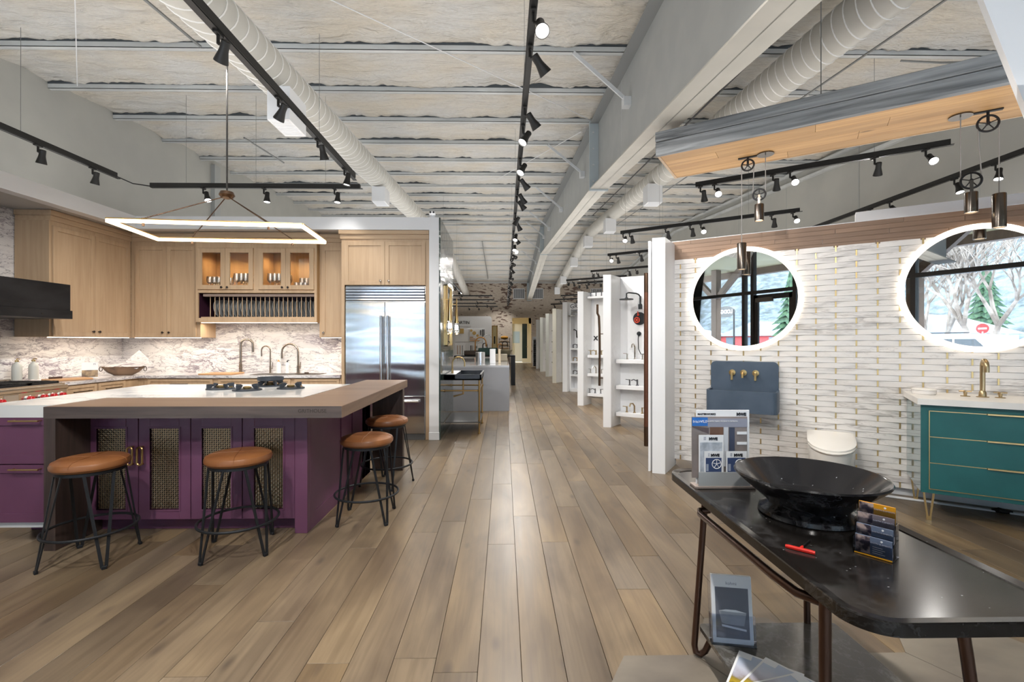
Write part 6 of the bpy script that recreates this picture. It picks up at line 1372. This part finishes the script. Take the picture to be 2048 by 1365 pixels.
def utrack(lab, n_, u0, u1, hs, grp, labt, w_=.055, z=ZT, near=True, wires=2):
    track(lab, (*BP(u0, n_)[:2], z), (*BP(u1, n_)[:2], z), w_, .06, wires)
    for k, (u, lit) in enumerate(hs):
        yaw, ti = (200, 48) if lit else (110 if k % 2 else 215, 24)
        if not lit: yaw, ti = 30, 32
        head((*BP(u, n_)[:2], z), yaw, ti, '%s %s spotlight from the left on %s' % (ORD(k), 'glowing' if lit else 'black', labt), grp, .12 if lit else 1.0, near)
def uh(x, n_): # horizontal reading along a diagonal track -> u
    c_ = (x-1024)/940; ca_, sa_ = math.cos(YAW), math.sin(YAW); r0, r1 = c_*ca_+sa_, -c_*sa_+ca_
    t_ = n_/(r0*NX+r1*NY); return t_*(r0*UX+r1*UY)
utrack('black lighting track angled above the tiled wall', -7.30, -1.394, 1.394, [(-1.33, 0), (-1.14, 1), (-.40, 0), (-.20, 1), (.70, 0), (1.18, 1)], 'spotlights on the track above the tiled wall', 'the track above the tiled wall', .07)
utrack('long black lighting track angled above the shower bays', -9.65, -3.35, -.115, [(-3.30, 1), (-3.16, 0), (-2.42, 0), (-1.95, 0), (-1.75, 1), (-.55, 0), (-.22, 1)], 'spotlights on the track above the shower bays', 'the track above the shower bays')
utrack('black lighting track behind the white column top', -11.97, -4.51, -2.6, [(-4.45, 1), (-4.28, 0), (-3.66, 0)], 'spotlights on the track behind the white column', 'the track behind the white column')
utrack('black lighting track over the second display bay', -14.5, -6.05, -3.9, [(-6.0, 1), (-5.85, 0), (-4.8, 0), (-4.55, 1)], 'spotlights on the track over the second bay', 'the track over the second bay', near=False)
utrack('black lighting track over the third display bay', -16.16, -7.73, -5.4, [(-7.68, 1), (-7.48, 0), (-6.9, 0), (-6.6, 1)], 'spotlights on the track over the third bay', 'the track over the third bay', near=False)
utrack('black lighting track over the fourth display bay', -17.2, -7.75, -5.6, [(-7.7, 1), (-7.4, 0), (-6.8, 1)], 'spotlights on the track over the fourth bay', 'the track over the fourth bay', near=False)
utrack('black lighting track over the fifth display bay', -21.5, -10.6, -8.2, [(-10.5, 0), (-9.6, 1)], 'spotlights on the track over the fifth bay', 'the track over the fifth bay', near=False)
utrack('black lighting track over the sixth display bay', -23.4, -11.9, -9.4, [(-11.6, 0), (-10.6, 1)], 'spotlights on the track over the sixth bay', 'the track over the sixth bay', near=False)
utrack('black lighting track over the last display bay', -26.2, -13.6, -11.2, [(-13.4, 0), (-12.6, 1)], 'spotlights on the track over the last bay', 'the track over the last bay', near=False)
track('black lighting track along the right side wall', (6.28, 1.2, ZT), (6.28, 9.6, ZT), .06, .06, 3)
for k, (y, yaw, ti) in enumerate(((5.9, -120, 20), (6.45, 190, 20), (7.95, 230, 60), (7.55, 175, 45), (9.1, 60, 30))): head((6.28, y, ZT), yaw, ti, '%s spotlight on the right side wall track, %s' % (ORD(k), 'glowing' if k in (2, 3) else 'dark'), 'spotlights on the right wall track')
for k, (y, x1) in enumerate(((20.2, -.50), (22.2, -.46), (24.3, -.42), (26.4, -.36))):
    track('%s of four black cross tracks in front of the brick wall' % ORD(k), (-3.4, y, 3.3), (x1, y, 3.3), .05, .05, 1)
    for q, x in enumerate(((-1.9,), (-1.3,), (-1.45, -.9), (-2.0, -1.45, -.75))[k]): head((x, y, 3.3), 170+10*q, 35, '%s spotlight on the %s cross track before the brick wall' % (ORD(q), ORD(k)), 'spotlights on the far cross tracks', .8, False)
track('black lighting track beyond the green tiled partition', (-1.72, 11.5, 3.3), (-1.72, 19, 3.3), .05, .05, 2)
for k, y in enumerate((12.4, 13.6, 15., 16.2, 17.6, 18.6)): head((-1.72, y, 3.3), 175, 35, '%s spotlight from the front on the track beyond the green partition' % ORD(k), 'spotlights beyond the green partition', .8, False)
# small dome camera on the partition
cam_ = T('security_camera', 'small white dome camera with dark eyes on the partition corner', 'camera', (-1.005, 6.62, 3.101)); MB().lathe([(.05, 0), (.05, .02), (.035, .03), (.042, .045), (.045, .07), (.03, .10), (.001, .108)], 18, cap=False).build('body', WHITE, cam_)
for x in (-.022, .022): MB().lathe([(.013, -.048), (.013, -.036)], 10, (x, 0, .078), 'y').build('eye', BLACKM, cam_)
# leaning white column near the lens
wc = wall('wall_column_upper', 'leaning white steel column edge at the upper right', MB().add([(x, y, z) for y in (2.42, 2.58) for x, z in ((2.77+(y-2.42)*1.1, 2.53), (3.05+(y-2.42)*1.1, 2.53), (2.27+(y-2.42)*1.1, 4.45), (1.99+(y-2.42)*1.1, 4.45))], [(0, 1, 2, 3), (7, 6, 5, 4)]+[(i, (i+1) % 4, 4+(i+1) % 4, 4+i) for i in range(4)]), WHITE)
